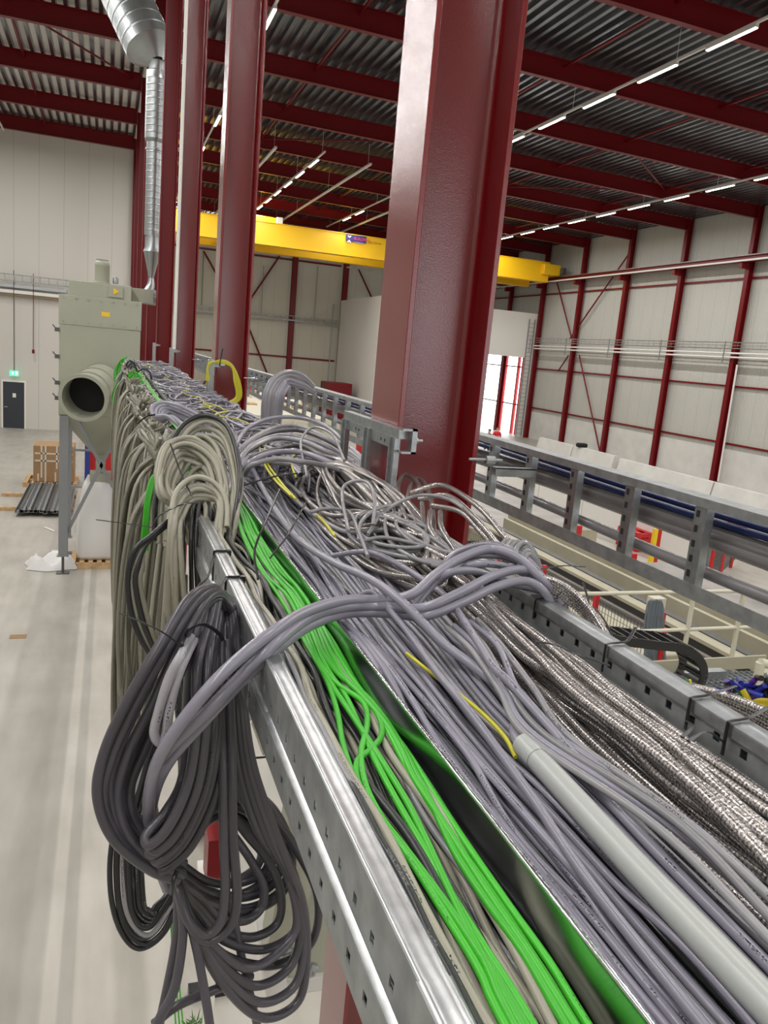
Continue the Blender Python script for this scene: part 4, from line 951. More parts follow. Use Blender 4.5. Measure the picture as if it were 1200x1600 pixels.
# yellow green loops
crossing('earth_cable', [A(455, 775, -.45), A(430, 750, -.44), A(412, 722, -.42), A(404, 690, -.41), A(408, 678, -.405), A(416, 684, -.405), A(414, 715, -.42), A(436, 750, -.44), A(462, 780, -.45)], yg_m, .004, 'yellow and green cable bent into a thin hairpin on the grey heap')
crossing('earth_cable', [A(462, 745, -.44), A(455, 722, -.42), A(463, 708, -.41), A(482, 700, -.41), A(510, 706, -.43)], yg_m, .0038, 'yellow and green cable arching beside the braided coils')
crossing('earth_cable', [A(496, 805, -.46), A(510, 820, -.455), A(523, 838, -.46)], yg_m, .0042, 'short yellow and green cable showing between the grey cables')
y1_ = thing('earth_cable_coil', 'yellow and green cable coil hanging on the second red column', 'cable coil', at_y(365, 600, 7.2))
for i in range(5): strand(y1_, PX([(322+i, 595, 7.25), (326, 572-i, 7.25), (345, 563+i, 7.25), (362, 570+i, 7.25), (374-i*2, 595, 7.25), (377-i*2, 620, 7.25), (366-i*4, 632, 7.25)]), .008, yg_m)
black_wisp = MB().tube(PX([(343, 572, 7.2), (345, 560, 7.15), (348, 545, 7.1)]), .005, 6).build('zip_tie', tie_m, label='thin black tie tail on the yellow and green coil', cat='cable tie')

# the long curtain of beige hanks along the rail
CH = [(2.75, .55, 1.05, 20), (3.15, .60, 1.40, 22), (3.7, .55, 1.30, 22), (4.35, .6, 1.25, 20), (5.1, .6, 1.2, 18), (6.0, .6, 1.2, 16), (7.2, .8, 1.2, 14), (8.8, .9, 1.1, 14), (10.6, 1.0, 1.1, 12)]
HW = ('third', 'fourth', 'fifth', 'sixth', 'seventh', 'eighth', 'ninth', 'tenth', 'eleventh')
for k, (y0, wy, drop, n) in enumerate(CH):
    e = thing('cable_hank', 'long hank of beige cable hanging from the left rail, %s from the camera' % HW[k], 'cable hank', (.13, y0, -.48-drop), 'beige hanks along the rail')
    for i in range(n):
        u = rg4.uniform(0, 1); d = drop*rg4.uniform(.72, 1.08); w_ = wy*rg4.uniform(.25, .55); xo = .205-.17*u+rg4.uniform(-.01, .01); yo = y0+rg4.uniform(-.08, .08)
        tie_ = (.185+rg4.uniform(-.02, .02), y0+rg4.uniform(-.02, .02), -.47+rg4.uniform(-.015, .015))
        up = rg4.uniform(.03, .09)
        P = spline([(tie_[0]+rg4.uniform(.0, .07), yo+rg4.uniform(-.12, .12), tie_[2]+up), tie_, (xo+.03, yo-w_*.3, -.62), (xo, yo-w_*.5, -.48-d*.55), (xo+.01, yo-w_*.35, -.48-d*.9), (xo+.02, yo, -.48-d), (xo+.03, yo+w_*.35, -.48-d*.9), (xo+.05, yo+w_*.5, -.48-d*.5), (.20, yo+w_*.25, -.60), (tie_[0]+.01, tie_[1]+.02, tie_[2]-.005), (tie_[0]+rg4.uniform(-.06, .09), yo+rg4.uniform(.02, .2), tie_[2]+up)], 6)
        strand(e, P, .0068, (olive_shade_m, beige_m, olive_shade_m, olive_shade_m)[i % 4], 8)
for (px, py, Y, lab) in ((188, 575, 13.8, 'green cable bundle hanging at the far end of the tray beside the filter unit'), (185, 610, 9.2, 'lower green cable bundle hanging over the left rail beside the round duct'), (207, 590, 8.0, 'small knot of green cable over the left rail')):
    e = thing('green_cable_hank', lab, 'cable hank', at_y(px, py+15, Y))
    for i in range(12):
        w_ = rg4.uniform(-1, 1); s_ = 13.8/Y
        if Y < 8.5: P = PX([(200+i*1.2, 598, Y), (207+w_*6, 585+rg4.uniform(-6, 6), Y), (216+w_*6, 595, Y), (226+w_*4, 615, Y)], jit=.02)
        else: P = PX([(px+10, py-17, Y), (px+2+w_*4, py-12, Y), (px-6+w_*6, py+8, Y), (px-3+w_*5, py+26+rg4.uniform(-6, 6), Y), (px+4+w_*3, py+22, Y), (px+8, py+5, Y)], jit=.015)
        strand(e, P, .006, green_m, 6)
e = thing('cable_hank', 'black cables hanging over the left rail beside the green bundle', 'cable hank', at_y(195, 600, 9))
for i in range(9): strand(e, PX([(214, 580, 9.3), (207, 572-i*.5, 9.2), (200-i*.8, 582, 9.1), (193-i*.8, 600, 9.0), (188-i*.6, 618, 9.0)], jit=.02), .008, black_c, 6)
for k, pts in enumerate(([(196, 572), (202, 564), (210, 568), (214, 580)], [(212, 584), (222, 577), (234, 582), (237, 598)])):
    MB().tube(PX([(a, b_, 8.6) for a, b_ in pts]), .009, 8).build('black_cable', black_c, label='thick black cable arching over the far heap, %s one' % ('left', 'right')[k], cat='cable')

# ------------------------------------------------------------------ black cable ties
def tie(pts, w_=.0028, lab='', nm='zip_tie'):
    P = spline(pts, 8); return MB().tube(P, w_, 6, flat=(1, .45)).build(nm, tie_m, label=lab, cat='cable tie')
def band_left(y, lab, tail=None):
    pts = [(.236, y, -.56), (.2355, y, -.486), (.238, y, -.4775), (.252, y, -.477), (.268, y, -.4785), (.2705, y, -.50)]
    e = thing('zip_tie', lab, 'cable tie', (.25, y, -.56))
    MB().tube(spline(pts, 5), .0035, 6, flat=(.5, 1)).build('strap', tie_m, e)
    MB().box(.262, .274, y-.006, y+.006, -.487, -.474).build('head', tie_m, e, bevel=.001)
    if tail: MB().tube(spline(tail, 8), .0026, 6).build('tail', tie_m, e)
band_left(1.565, 'black tie strapped across the left rail beside the big dark hank, with a long tail', [at_z(403, 905, -.475), at_z(398, 860, -.44), at_z(415, 815, -.40), at_z(437, 765, -.36)])
band_left(1.77, 'black tie strapped across the left rail, second from the camera', [(.236, 1.77, -.486), at_y(325, 900, 1.5), at_y(308, 918, 1.42), at_y(290, 950, 1.35)])
band_left(2.22, 'black tie strapped across the left rail beside the beige and black hank', [at_z(322, 787, -.475), at_z(345, 775, -.46), at_z(385, 757, -.43), at_z(440, 742, -.40), at_z(465, 740, -.40)])
tie([at_y(354, 903, 1.53), at_y(325, 945, 1.36), at_y(300, 975, 1.26), at_y(287, 1000, 1.18), at_y(284, 1012, 1.17)], lab='black tie tail running down from the rail onto the big dark hank')
tie([at_y(289, 996, 1.20), at_y(296, 984, 1.19), at_y(318, 976, 1.19), at_y(342, 990, 1.26), at_y(350, 1005, 1.34)], .0035, 'black tie wrapped round the top of the big dark hank')
tie([at_y(283, 1010, 1.17), at_y(262, 993, 1.15), at_y(235, 978, 1.14), at_y(187, 958, 1.13)], .0024, 'long black tie tail sticking out left from the big dark hank')
tie([at_y(277, 1360, 1.16), at_y(270, 1378, 1.15), at_y(268, 1398, 1.16)], .004, 'black tie knotting the bottom of the big dark hank')
tie([at_y(150, 812, 2.1), at_y(195, 818, 2.08), at_y(238, 824, 2.05)], .0024, 'thin black tie tail sticking out left of the beige and black hank')
tie([at_y(238, 822, 2.0), at_y(250, 805, 2.0), at_y(285, 788, 2.0), at_y(318, 785, 2.08)], .0042, 'black tie strapping the beige and black hank against the rail')
tie([at_y(266, 693, 2.25), at_y(283, 740, 2.2), at_y(300, 775, 2.1)], .0026, 'thin black tie in front of the tall beige arches')
tie([at_y(215, 662, 3.1), at_y(228, 651, 3.08), at_y(242, 648, 3.1)], .006, 'black tie gathering the top of the beige curtain of cables')
tie([at_z(422, 872, -.46), at_z(450, 835, -.43), at_z(478, 785, -.39)], .0026, 'thin black tie tail standing up from the grey cables')
tie([(.8585, 1.385, -.52), (.8585, 1.385, -.484), (.862, 1.385, -.477), (.885, 1.385, -.474), (.908, 1.385, -.477), (.93, 1.39, -.452)], .0036, 'black tie across the right rail just in front of the arching cables')
tie([(.8585, 1.13, -.53), (.8585, 1.13, -.484), (.862, 1.13, -.477), (.885, 1.13, -.475), (.908, 1.135, -.474), (.95, 1.17, -.463)], .0036, 'black tie across the right rail, second from the arching cables')
tie([(.8585, .905, -.53), (.8585, .905, -.484), (.862, .905, -.477), (.885, .905, -.475), (.908, .91, -.474), (.97, .93, -.475)], .0036, 'black tie across the right rail near the right edge, left one of the two')
tie([(.8585, .825, -.53), (.8585, .825, -.484), (.862, .825, -.477), (.885, .825, -.475), (.908, .83, -.474), (.99, .86, -.47)], .0036, 'black tie across the right rail near the right edge, right one of the two')
tie([(.858, .905, -.515), at_z(1082, 1135, -.478), at_z(1066, 1152, -.474)], .003, 'tail of the left black tie lying on the braided cables')
tie([(.858, .825, -.51), at_z(1105, 1143, -.478), at_z(1075, 1158, -.474)], .003, 'tail of the right black tie lying on the braided cables')
tie([at_z(952, 1040, -.475), at_z(900, 1022, -.462), at_z(868, 1008, -.455), at_z(835, 1002, -.45)], .003, 'long black tie tail lying across the braided cables')
tie([at_x(958, 1000, 1.0), at_x(945, 970, 1.0), at_x(925, 948, 1.0), at_x(905, 950, .98)], .003, 'black tie round the braided bundle outside the right rail')
tie([at_x(922, 950, .99), at_x(917, 930, .99), at_x(911, 910, .99)], .003, 'stiff black tie tail standing on the braided bundle outside the right rail')
tie([at_x(840, 890, .93), at_x(880, 884, 1.0), at_x(915, 886, 1.05)], .003, 'black tie tail pointing right behind the arching cables')
# ================================================================== dust filter unit at the end of the tray
YF = 17.5
def fx(px, py, Y=YF): return at_y(px, py, Y)
t = thing('filter_unit', 'grey green dust filter unit on steel legs with a round duct mouth and hopper', 'filter unit', (-.1, YF+.8, FL))
xl, xr = -.97, .60; zt = fx(150, 452)[2]; zs = fx(150, 511)[2]; zb_ = fx(130, 650)[2]
MB().box(xl, xr, YF, YF+1.7, zb_, zs-.005).build('housing', greenish, t, bevel=.01)
c = MB().box(xl-.01, xr+.01, YF-.012, YF+1.71, zs+.0, fx(150, 465)[2]).build('upper_panel', greenish, t, bevel=.008)
mb = MB()
for k in range(7):
    for z in (zs+.06, fx(150, 465)[2]-.06): mb.cyl((xl+.08+k*(xr-xl-.16)/6, YF-.03, z), (xl+.08+k*(xr-xl-.16)/6, YF-.012, z), .018, n=8)
mb.build('bolt_heads', galv_dull, c)
b1 = fx(107, 460); b2 = fx(205, 437)
up = MB().box(-.80, .40, YF+.1, YF+1.5, fx(150, 465)[2], fx(150, 441)[2]).build('fan_housing', greenish, t, bevel=.01)
MB().box(-.05, .24, YF+.07, YF+.1, fx(180, 466)[2]+.02, fx(180, 447)[2]).build('hatch', greenish, up, bevel=.004)
sk = mat('sticker_yellow', (.85, .55, .02), .5)
MB().cyl((.09, YF+.06, fx(180, 455)[2]), (.09, YF+.07, fx(180, 455)[2]), .075, n=3).build('warning_sticker', sk, up)
MB().box(-.17, -.01, YF-.016, YF-.012, fx(158, 494)[2], fx(158, 487)[2]).build('warning_sticker', sk, c)
# motor
m0 = fx(159, 438); 
e = MB().lathe((m0[0], YF+.8, m0[2]-.02), (0, 0, 1), [(0, 0), (0, .17), (.02, .17), (.03, .15), (.34, .15), (.35, .155), (.42, .15), (.46, .10), (.46, 0)], 20).build('fan_motor', greenish, t)
MB().cyl((m0[0]-.12, YF+.8, m0[2]+.46), (m0[0]+.12, YF+.8, m0[2]+.46), .015, n=6).build('lifting_bar', galv_dull, e)
MB().lathe((m0[0]+.27, YF+.7, m0[2]), (0, 0, 1), [(0, .06), (.1, .06), (.14, .03), (.16, 0)], 12).build('filter_cap', galv_dull, t)
MB().box(xr-.20, .86, YF+.5, YF+1.0, fx(230, 473)[2], fx(230, 450)[2]).build('outlet', greenish, t, bevel=.005)
# hopper
hb = fx(150, 716)[2]; zc = zb_
MB().hexa([(-.30, YF+.6, hb), (.02, YF+.6, hb), (.02, YF+1.0, hb), (-.30, YF+1.0, hb), (xl, YF+.0, zc), (xr, YF+.0, zc), (xr, YF+1.7, zc), (xl, YF+1.7, zc)]).build('hopper', greenish, t)
MB().box(-.24, -.04, YF+.62, YF+.98, hb-.42, hb).cyl((-.14, YF+.5, hb-.2), (-.14, YF+.62, hb-.2), .10, n=16).box(-.36, .08, YF+.60, YF+1.0, hb-.62, hb-.42).build('rotary_valve', greenish, t, bevel=.01)
# round duct mouth towards the camera
dc = fx(158, 600, YF-.05)
ax = _n(np.array([-.16, -1, -.07]))
L0 = 1.55
pz = np.array([dc[0], YF-.02, dc[2]])
tip = pz+ax*L0
want = fx(130, 622, YF-1.45)
ax = _n(want-pz); L0 = np.linalg.norm(want-pz)
r0 = .41
MB().lathe(pz, ax, [(0, r0), (L0*.35, r0), (L0*.35, r0+.03), (L0*.38, r0+.03), (L0*.38, r0), (L0*.7, r0), (L0*.7, r0+.03), (L0*.73, r0+.03), (L0*.73, r0), (L0-.04, r0), (L0-.04, r0+.05), (L0, r0+.05), (L0, r0-.02), (.02, r0-.02)], 40).build('duct_mouth', greenish, t, smooth=False)
MB().cyl(pz+ax*L0*.62, pz+ax*L0*.64, r0-.012, n=40).build('duct_shade_disc', black_matt, t)  # black disc added as painted shade for the depth of the duct
# latches on the left edge
for py in (515, 557, 598, 622):
    a = fx(93, py); MB().box(a[0]-.09, a[0]+.0, YF-.03, YF+.03, a[2]-.04, a[2]+.04).cyl((a[0]-.13, YF, a[2]+.09), (a[0]-.05, YF, a[2]), .014, n=6).build('latch', steel_dk, t)
# legs and bracing
lt = fx(100, 650)[2]
for i, (x, y) in enumerate(((-.86, YF-.02), (.50, YF+.02), (-.86, YF+1.6), (.50, YF+1.6))):
    l_ = MB().box(x-.09, x+.09, y-.06, y+.06, FL+.40, lt).build('leg', leg_grey, t, bevel=.006)
    MB().cyl((x+.0, y, FL+.02), (x, y, FL+.40), .028, n=8).build('screw_jack', steel_dk, l_)
    MB().box(x-.13, x+.13, y-.1, y+.1, FL, FL+.02).build('foot_plate', steel_dk, l_)
    MB().box(x-.12, x+.12, y-.1, y+.1, FL+.385, FL+.405).build('top_plate', galv_dull, l_)
for (a, c) in (((-.80, -1.55), (.46, -3.95)), ((.46, -1.55), (-.80, -4.35))):
    MB().bar((a[0], YF+.06, a[1]-.0), (c[0], YF+.06, c[1]), .05, .07).build('cross_brace', leg_grey, t)
for z in (-2.75, -3.6): MB().bar((-.8, YF+1.55, z), (.5, YF+1.55, z), .05, .05).build('cross_rail', galv_dull, t)
# big bag under the hopper, on a pallet
m_ = MB(); ba = fx(122, 880, YF+.7)
bx0, bx1, by0, by1 = -.60, .16, YF+.45, YF+1.2
prof = [(FL+.15, .40), (FL+.25, .46), (FL+.8, .45), (FL+1.3, .41), (FL+1.75, .34), (FL+1.98, .24)]
vs = []; n = 32
for z, r in prof:
    for k in range(n):
        a = 2*PI*k/n; ca, sa = math.cos(a), math.sin(a); q = 1/max(abs(ca), abs(sa))**.75
        w_ = 1+.02*math.sin(5*a+z*9)
        vs.append((-.20+r*ca*q*w_*.92, YF+.85+r*sa*q*w_*.9, z))
fs = [(k*n+i, k*n+(i+1) % n, (k+1)*n+(i+1) % n, (k+1)*n+i) for k in range(len(prof)-1) for i in range(n)]+[tuple(range(n-1, -1, -1)), tuple((len(prof)-1)*n+i for i in range(n))]
bb = MB().add(vs, fs).build('bulk_bag', bagm, smooth=True, label='tall white woven bulk bag standing under the filter hopper', cat='bag')
for x in (-.29, -.10): pass
def pallet(name, x0, x1, y0, y1, z, m_, label, n=7, parent=None):
    e = thing('pallet', label, 'pallet', ((x0+x1)/2, (y0+y1)/2, z))
    for k in range(n):
        a = x0+(x1-x0)*k/(n-1)*.92; MB().box(a, a+(x1-x0)*.085, y0, y1, z+.12, z+.145).build('deck_board', m_, e)
    for k in range(3):
        y = y0+(y1-y0-.1)*k/2; MB().box(x0, x1, y, y+.1, z, z+.12).build('bearer', m_, e)
    return e
pallet('p', -.72, .45, YF+.30, YF+1.35, FL, wood, 'light wooden pallet under the white bulk bag')
# crumpled white bag on the floor
n1, n2 = 22, 12; vs = []
rg5 = random.Random(5)
for j in range(n2):
    for i in range(n1):
        u, v = i/(n1-1), j/(n2-1)
        x = -1.62+1.0*u; y = YF+.15+.75*v
        edge = min(u, 1-u, v, 1-v)
        z = FL+.01+min(.2, edge*1.6)*(.75+.5*math.sin(9*u+3*v)+.4*math.sin(5*v+11*u*v)+rg5.uniform(-.12, .12))
        vs.append((x+.06*math.sin(7*v), y+.07*math.sin(6*u+2), max(FL+.01, z)))
fs = [(j*n1+i, j*n1+i+1, (j+1)*n1+i+1, (j+1)*n1+i) for j in range(n2-1) for i in range(n1-1)]
MB().add(vs, fs).build('crumpled_bag', bagm, smooth=True, label='crumpled white bag lying on the floor beside the filter leg', cat='bag')
# carton on a pallet with tape
cx0, cx1 = at_y(52, 700, 27.4)[0], at_y(98, 700, 27.4)[0]+.35
e = thing('carton', 'large brown cardboard box with white tape on a pallet in the left bay', 'box', ((cx0+cx1)/2, 28, FL+.15))
MB().box(cx0, cx1, 27.4, 28.6, FL+.15, at_y(60, 696, 27.4)[2]).build('box_body', carton, e, bevel=.02)
ct = at_y(60, 696, 27.4)[2]
mb = MB()
for x, z0, z1 in ((cx0+.22, ct-1.05, ct), (cx0+.34, ct-1.25, ct), (cx0+.68, ct-.75, ct), (cx0+.12, FL+.16, FL+.42), (cx0+.64, FL+.16, FL+.48)): mb.box(x, x+.05, 27.392, 27.399, z0, z1)
for z in (ct-.28, ct-.52): mb.box(cx0+.05, cx1-.05, 27.392, 27.399, z, z+.05)
mb.build('tape', tapem, e)
pallet('p', cx0-.3, cx1+.1, 27.2, 28.9, FL, wood, 'wooden pallet under the large cardboard box')
# bundle of steel profiles on two bearers
a = at_z(28, 812, FL+.3); 
x0 = -2.40; 
for i, y in enumerate((23.6, 25.6)): MB().box(-3.0, -.9, y, y+.12, FL, FL+.10).build('timber_bearer', wood, label='pale timber bearer under the steel profiles, %s' % ('front one', 'rear one')[i], cat='timber')
k = 0
for layer in range(2):
    for i in range(12-layer):
        x = x0+.055+i*.118+layer*.05+rg5.uniform(-.01, .01); z = FL+.10+layer*.085; y0 = 22.9+rg5.uniform(-.12, .12)
        MB().ext([(x, z), (x+.105, z), (x+.105, z+.08), (x+.095, z+.08), (x+.095, z+.01), (x+.01, z+.01), (x+.01, z+.08), (x, z+.08)], y0, 26.9+rg5.uniform(-.2, .2), 'y').build('steel_profile', (galv_dull, steel_dk, galv)[(i+layer) % 3], label='long thin steel profile in the stack on the floor by the cardboard box', cat='steel profile', group='stacked steel profiles')
# blue racking far behind the filter
for i, x in enumerate((-.62, .28)):
    MB().box(x, x+.14, 24, 24.1, FL, -1.9).build('rack_post', blue, label='blue rack post behind the filter legs, %s one' % ('left', 'right')[i], cat='post')
MB().box(-.50, .2, 24.4, 24.9, FL, -2.2).build('red_crate', red_bright, label='tall red crate glimpsed behind the filter hopper', cat='crate')
a = at_z(27, 996, FL); MB().box(a[0]-.12, a[0]+.14, a[1]-.06, a[1]+.12, FL+.001, FL+.006).build('paper_scrap', carton, label='small brown scrap of cardboard on the left floor', cat='scrap')
MB().cyl(at_z(70, 824, FL+.02), at_z(85, 830, FL+.02), .02, n=6).build('white_stick', white, label='thin white stick on the floor in front of the steel profiles', cat='stick')

# spiral duct
YD = 18.35
t = thing('spiral_duct', 'galvanised spiral duct rising beside the fourth column and turning to the upper left', 'duct', (.75, YD, .8))
xd = .80
def zd(py): return at_y(242, py, YD)[2]
rd = .155
def rib(mb, z0, z1, r, x=xd, step=.13):
    prof = [(0, r)]; z = 0
    while z < (z1-z0)-step: prof += [(z+.01, r), (z+step*.76, r), (z+step*.82, r), (z+step*.85, r*1.012), (z+step*.95, r*1.012), (z+step, r)]; z += step
    prof += [(z1-z0, r)]
    return mb.lathe((x, YD, z0), (0, 0, 1), prof, 24)
rib(MB(), zd(370), zd(236), rd).build('lower_pipe', galv_duct, t)
rib(MB(), zd(218), zd(112), rd*1.27).build('silencer', galv_duct, t)
MB().lathe((xd, YD, zd(236)), (0, 0, 1), [(0, rd), (0, rd*1.12), (.04, rd*1.12), (.05, rd), (.16, rd), (.17, rd*1.15), (zd(218)-zd(236), rd*1.27)], 24).build('collar', galv_duct, t)
MB().lathe((xd+.02, YD, zd(436)), (0, 0, 1), [(0, .05), (zd(396)-zd(436), rd*1.1), (zd(396)-zd(436)+.02, rd*1.2), (zd(388)-zd(436), rd*1.0), (zd(370)-zd(436), rd)], 24).build('cone', galv_duct, t)
MB().tube(spline([(xd+.02, YD, zd(434)), (xd+.01, YD, zd(448)), (xd-.06, YD-.05, zd(462)), (xd-.12, YD-.1, zd(468))], 6), [.05+.006*k for k in range(19)], 16).build('elbow', galv_duct, t)
MB().cyl((.70, YD-.15, zd(466)), (.92, YD-.15, zd(466)), .16, n=16).build('connector', galv_duct, t)
MB().lathe((xd, YD, zd(112)), (0, 0, 1), [(0, rd*1.27), (.03, rd*1.0), (.16, rd*1.0), (.2, rd*1.1)], 24).build('neck', galv_duct, t)
# big angled duct: reducer widening towards the upper left, coming nearer
p0 = np.array([xd, YD, zd(97)]); p2 = at_y(176, -50, 19.3)
d_ = _n(p2-p0); LL = np.linalg.norm(p2-p0)
pr = [(0, .16), (.30, .42), (.34, .50)]; z = .34
while z < LL: pr += [(z+.01, .50), (z+.21, .50), (z+.22, .50), (z+.23, .507), (z+.25, .507), (z+.26, .50)]; z += .26
MB().lathe(p0, d_, pr, 32).build('angled_pipe', galv_duct, t)
for i, py in enumerate((94, 232, 363)):
    z = zd(py); z = at_y(265, py, YD-.2)[2]
    mb = MB().bar((xd+.1, YD-.25, z+.0), (1.35, YD-.25, z-.0), .004, .07)
    s_ = mb.build('duct_strap', trunk_m, label='perforated strap fixing the spiral duct to the fourth column, %s' % ('top one', 'middle one', 'bottom one')[i], cat='strap')
    h = MB()
    for k in range(7): h.box(xd+.2+k*.07, xd+.235+k*.07, YD-.2545, YD-.2525, z-.018, z+.018)
    h.build('holes', black_matt, s_)
a = at_y(268, 96, 12.2); c = at_y(262, 470, 12.2)
MB().cyl((.905, 12.3, -.2), (.905, 12.3, 6.5), .025, n=8).build('thin_pipe', trunk_m, label='thin pale pipe running up the third red column', cat='pipe')

# left bay: ladder tray and conduits on the end wall, door, exit sign
t = thing('wall_ladder_tray', 'pale ladder tray running along the end wall of the left bay', 'cable tray', (-6, YL-.3, 2.0))
z1, z0 = at_y(0, 426, YL-.4)[2], at_y(0, 437, YL-.4)[2]
x1 = at_y(118, 440, YL-.4)[0]
MB().box(-15, x1, YL-.42, YL-.38, z1-.05, z1).box(-15, x1, YL-.42, YL-.38, z0-.02, z0+.03).build('side_rails', galv_dull, t)
mb = MB()
for k in range(26): mb.box(x1-.05-k*.385, x1-.02-k*.385, YL-.42, YL-.38, z0, z1)
mb.build('rungs', galv_dull, t)
for i, (pa, pb) in enumerate(((441, 449), (450, 458), (457, 461))):
    z = at_y(0, pa, YL-.4)[2]; zz = at_y(0, pb, YL-.4)[2]
    MB().box(-15, x1-.4, YL-.3, YL-.1, zz+.06, z-.02).build('cable_duct', (galv, trunk_m, carton)[i], label='long flat duct below the ladder tray on the end wall, %s' % ('upper bright metal', 'middle pale', 'lower brownish')[i], cat='cable duct')
d0, d1 = at_y(5, 670, YL-.05), at_y(38, 597, YL-.05)
dr = thing('door_1', None, None, ((d0[0]+d1[0])/2, YL-.03, FL)); dr['kind'] = 'structure'
MB().box(d0[0], d1[0], YL-.06, YL-.01, FL, d1[2]-.03).build('door_leaf', darkdoor, dr)
MB().box(d0[0]-.07, d0[0], YL-.08, YL, FL, d1[2]+.05).box(d1[0], d1[0]+.07, YL-.08, YL, FL, d1[2]+.05).box(d0[0], d1[0], YL-.08, YL, d1[2]-.03, d1[2]+.05).build('door_frame', white, dr)
MB().box(d0[0]+.05, d0[0]+.2, YL-.12, YL-.06, FL+1.02, FL+1.06).build('door_handle', galv, dr)
MB().box(d0[0]+.43, d0[0]+.58, YL-.068, YL-.06, FL+1.52, FL+1.72).build('door_notice', white, dr)
e0, e1 = at_y(15, 587, YL-.3), at_y(29, 579, YL-.3)
t = thing('exit_sign', 'green emergency exit sign hanging on a long rod above the dark door', 'exit sign', (e0[0], YL-.3, e0[2]))
MB().box(e0[0], e1[0], YL-.32, YL-.28, e0[2]+.0, e1[2]-.02).build('sign_box', green_glow, t)
sw = mat('sign_white', (.9, 1, .95), .5, emis=(.8, 1, .9), estr=.8)
xm = (e0[0]+e1[0])/2; zm_ = (e0[2]+e1[2])/2
MB().box(xm+.06, xm+.16, YL-.325, YL-.32, zm_-.07, zm_+.07).box(xm-.1, xm-.02, YL-.325, YL-.32, zm_-.06, zm_+.05).build('pictogram', sw, t)
MB().cyl((xm, YL-.3, e1[2]-.02), (xm, YL-.3, 2.35), .02, n=6).build('rod', steel_dk, t)
a = at_y(52, 549, YL-.3); MB().cyl((a[0], YL-.3, a[2]), (a[0], YL-.3, 2.3), .018, n=6).cyl((a[0], YL-.3, a[2]-.1), (a[0], YL-.3, a[2]+.08), .06, n=8).build('pull_cord', red, label='thin dark red pull cord hanging from the end wall tray', cat='cord')
# ================================================================== machinery on the right
def studs(x, y0, y1, n, z, par):
    for k in range(n):
        y = y0+(y1-y0)*k/(n-1)
        MB().lathe((x+.10, y, z-.12), (0, 0, 1), [(0, .03), (.06, .03), (.06, .09), (.13, .09), (.13, 0)], 12).build('roller_stud', steel_dk, par)
top_m = mat('table_top_steel', (.36, .34, .32), .42, metal=.25, noise=.22, nscale=1.3)
t = thing('conveyor_table', 'far beige conveyor table with a scuffed steel top, beyond the long beams', 'machine table', (11.2, 22.8, FL))
MB().box(8.6, 13.3, 18.7, 27.0, -4.42, -4.38).build('table_top', top_m, t)
MB().box(8.6, 13.3, 18.66, 18.70, -4.72, -4.38).box(13.28, 13.32, 18.7, 27, -4.55, -4.38).build('skirt', beige, t)
for x, y in ((9.2, 19.2), (12.9, 19.2), (12.9, 26), (9.2, 26)): MB().box(x-.12, x+.12, y-.12, y+.12, FL, -4.5).build('leg', red, t)
studs(13.35, 19.0, 27.0, 22, -4.40, t)
t = thing('conveyor_table', 'near beige conveyor table with a scuffed steel top behind the railing', 'machine table', (11.5, 9.5, FL))
MB().box(8.6, 13.5, 3.5, 15.3, -4.42, -4.38).build('table_top', top_m, t)
MB().box(8.6, 13.5, 3.5, 15.28, -4.75, -4.42).build('skirt', beige, t)
for x, y in ((9.2, 14.8), (13.1, 14.8), (13.1, 5), (9.2, 5)): MB().box(x-.12, x+.12, y-.12, y+.12, FL, -4.7).build('leg', red, t)
studs(13.52, 5.0, 15.1, 24, -4.40, t)
for i, (x, z, y1) in enumerate(((9.82, -3.9, 17.9), (10.16, -3.86, 18.3))):
    MB().box(x, x+.10, 3, y1, z-.30, z).build('long_beam', beige, label='long beige beam running above the conveyor tables, %s one' % ('left', 'right')[i], cat='beam')
MB().box(9.84, 10.24, 17.2, 17.5, FL, -4.2).box(9.84, 10.24, 6, 6.3, -4.38, -4.2).build('beam_stand', beige, label='beige stand under the long beams', cat='stand')
MB().box(9.25, 9.40, 4, 21.0, -4.05, -3.98).box(9.30, 9.35, 4, 21.0, -4.32, -4.05).build('dark_rail', steel_dk, label='dark steel rail running beside the long beige beams', cat='rail')
MB().box(9.0, 9.25, 4, 21.0, -4.06, -4.00).build('pale_rail', beige, label='pale flat rail just left of the dark steel rail', cat='rail')
# railing on its platform
YR = 7.6
t = thing('railing', 'beige tubular railing in front of the conveyor tables', 'railing', (6.7, YR, -3.6))
for z in (-2.56, -3.06): MB().cyl((3.6, YR, z), (8.06 if z > -3 else 8.05, YR, z), .024, n=10).build('rail', beige_lt, t)
for x in (6.97, 7.76, 5.0): MB().cyl((x, YR, -3.6), (x, YR, -2.56), .03, n=8).build('post', beige_lt, t)
t = thing('platform', 'beige platform with a metal grating below the railing', 'platform', (6.5, 7.0, FL))
MB().box(4.6, 8.3, YR-.05, YR-.02, -3.62, -3.45).build('toe_board', beige, t)
gr_m = mat('grating', (.30, .33, .34), .5, metal=.6)
mb = MB()
for k in range(40): mb.box(4.6+k*.09, 4.615+k*.09, 6.0, YR-.1, -3.66, -3.62)
for k in range(20): mb.box(4.6, 8.2, 6.0+k*.078, 6.012+k*.078, -3.66, -3.63)
mb.build('grating', gr_m, t)
MB().box(4.6, 8.2, 5.95, 6.0, -3.75, -3.55).build('edge_profile', beige, t)
MB().box(4.8, 4.95, 6.2, 6.35, FL, -3.66).box(7.9, 8.05, 6.2, 6.35, FL, -3.66).box(4.8, 4.95, 7.3, 7.45, FL, -3.66).box(7.9, 8.05, 7.3, 7.45, FL, -3.66).build('platform_legs', beige, t)
a, c = at_z(1062, 1055, -3.5), at_z(1130, 1052, -3.5)
MB().bar(a, c, .12, .10).build('aluminium_profile', galv, label='short shiny aluminium profile on the platform grating', cat='profile')
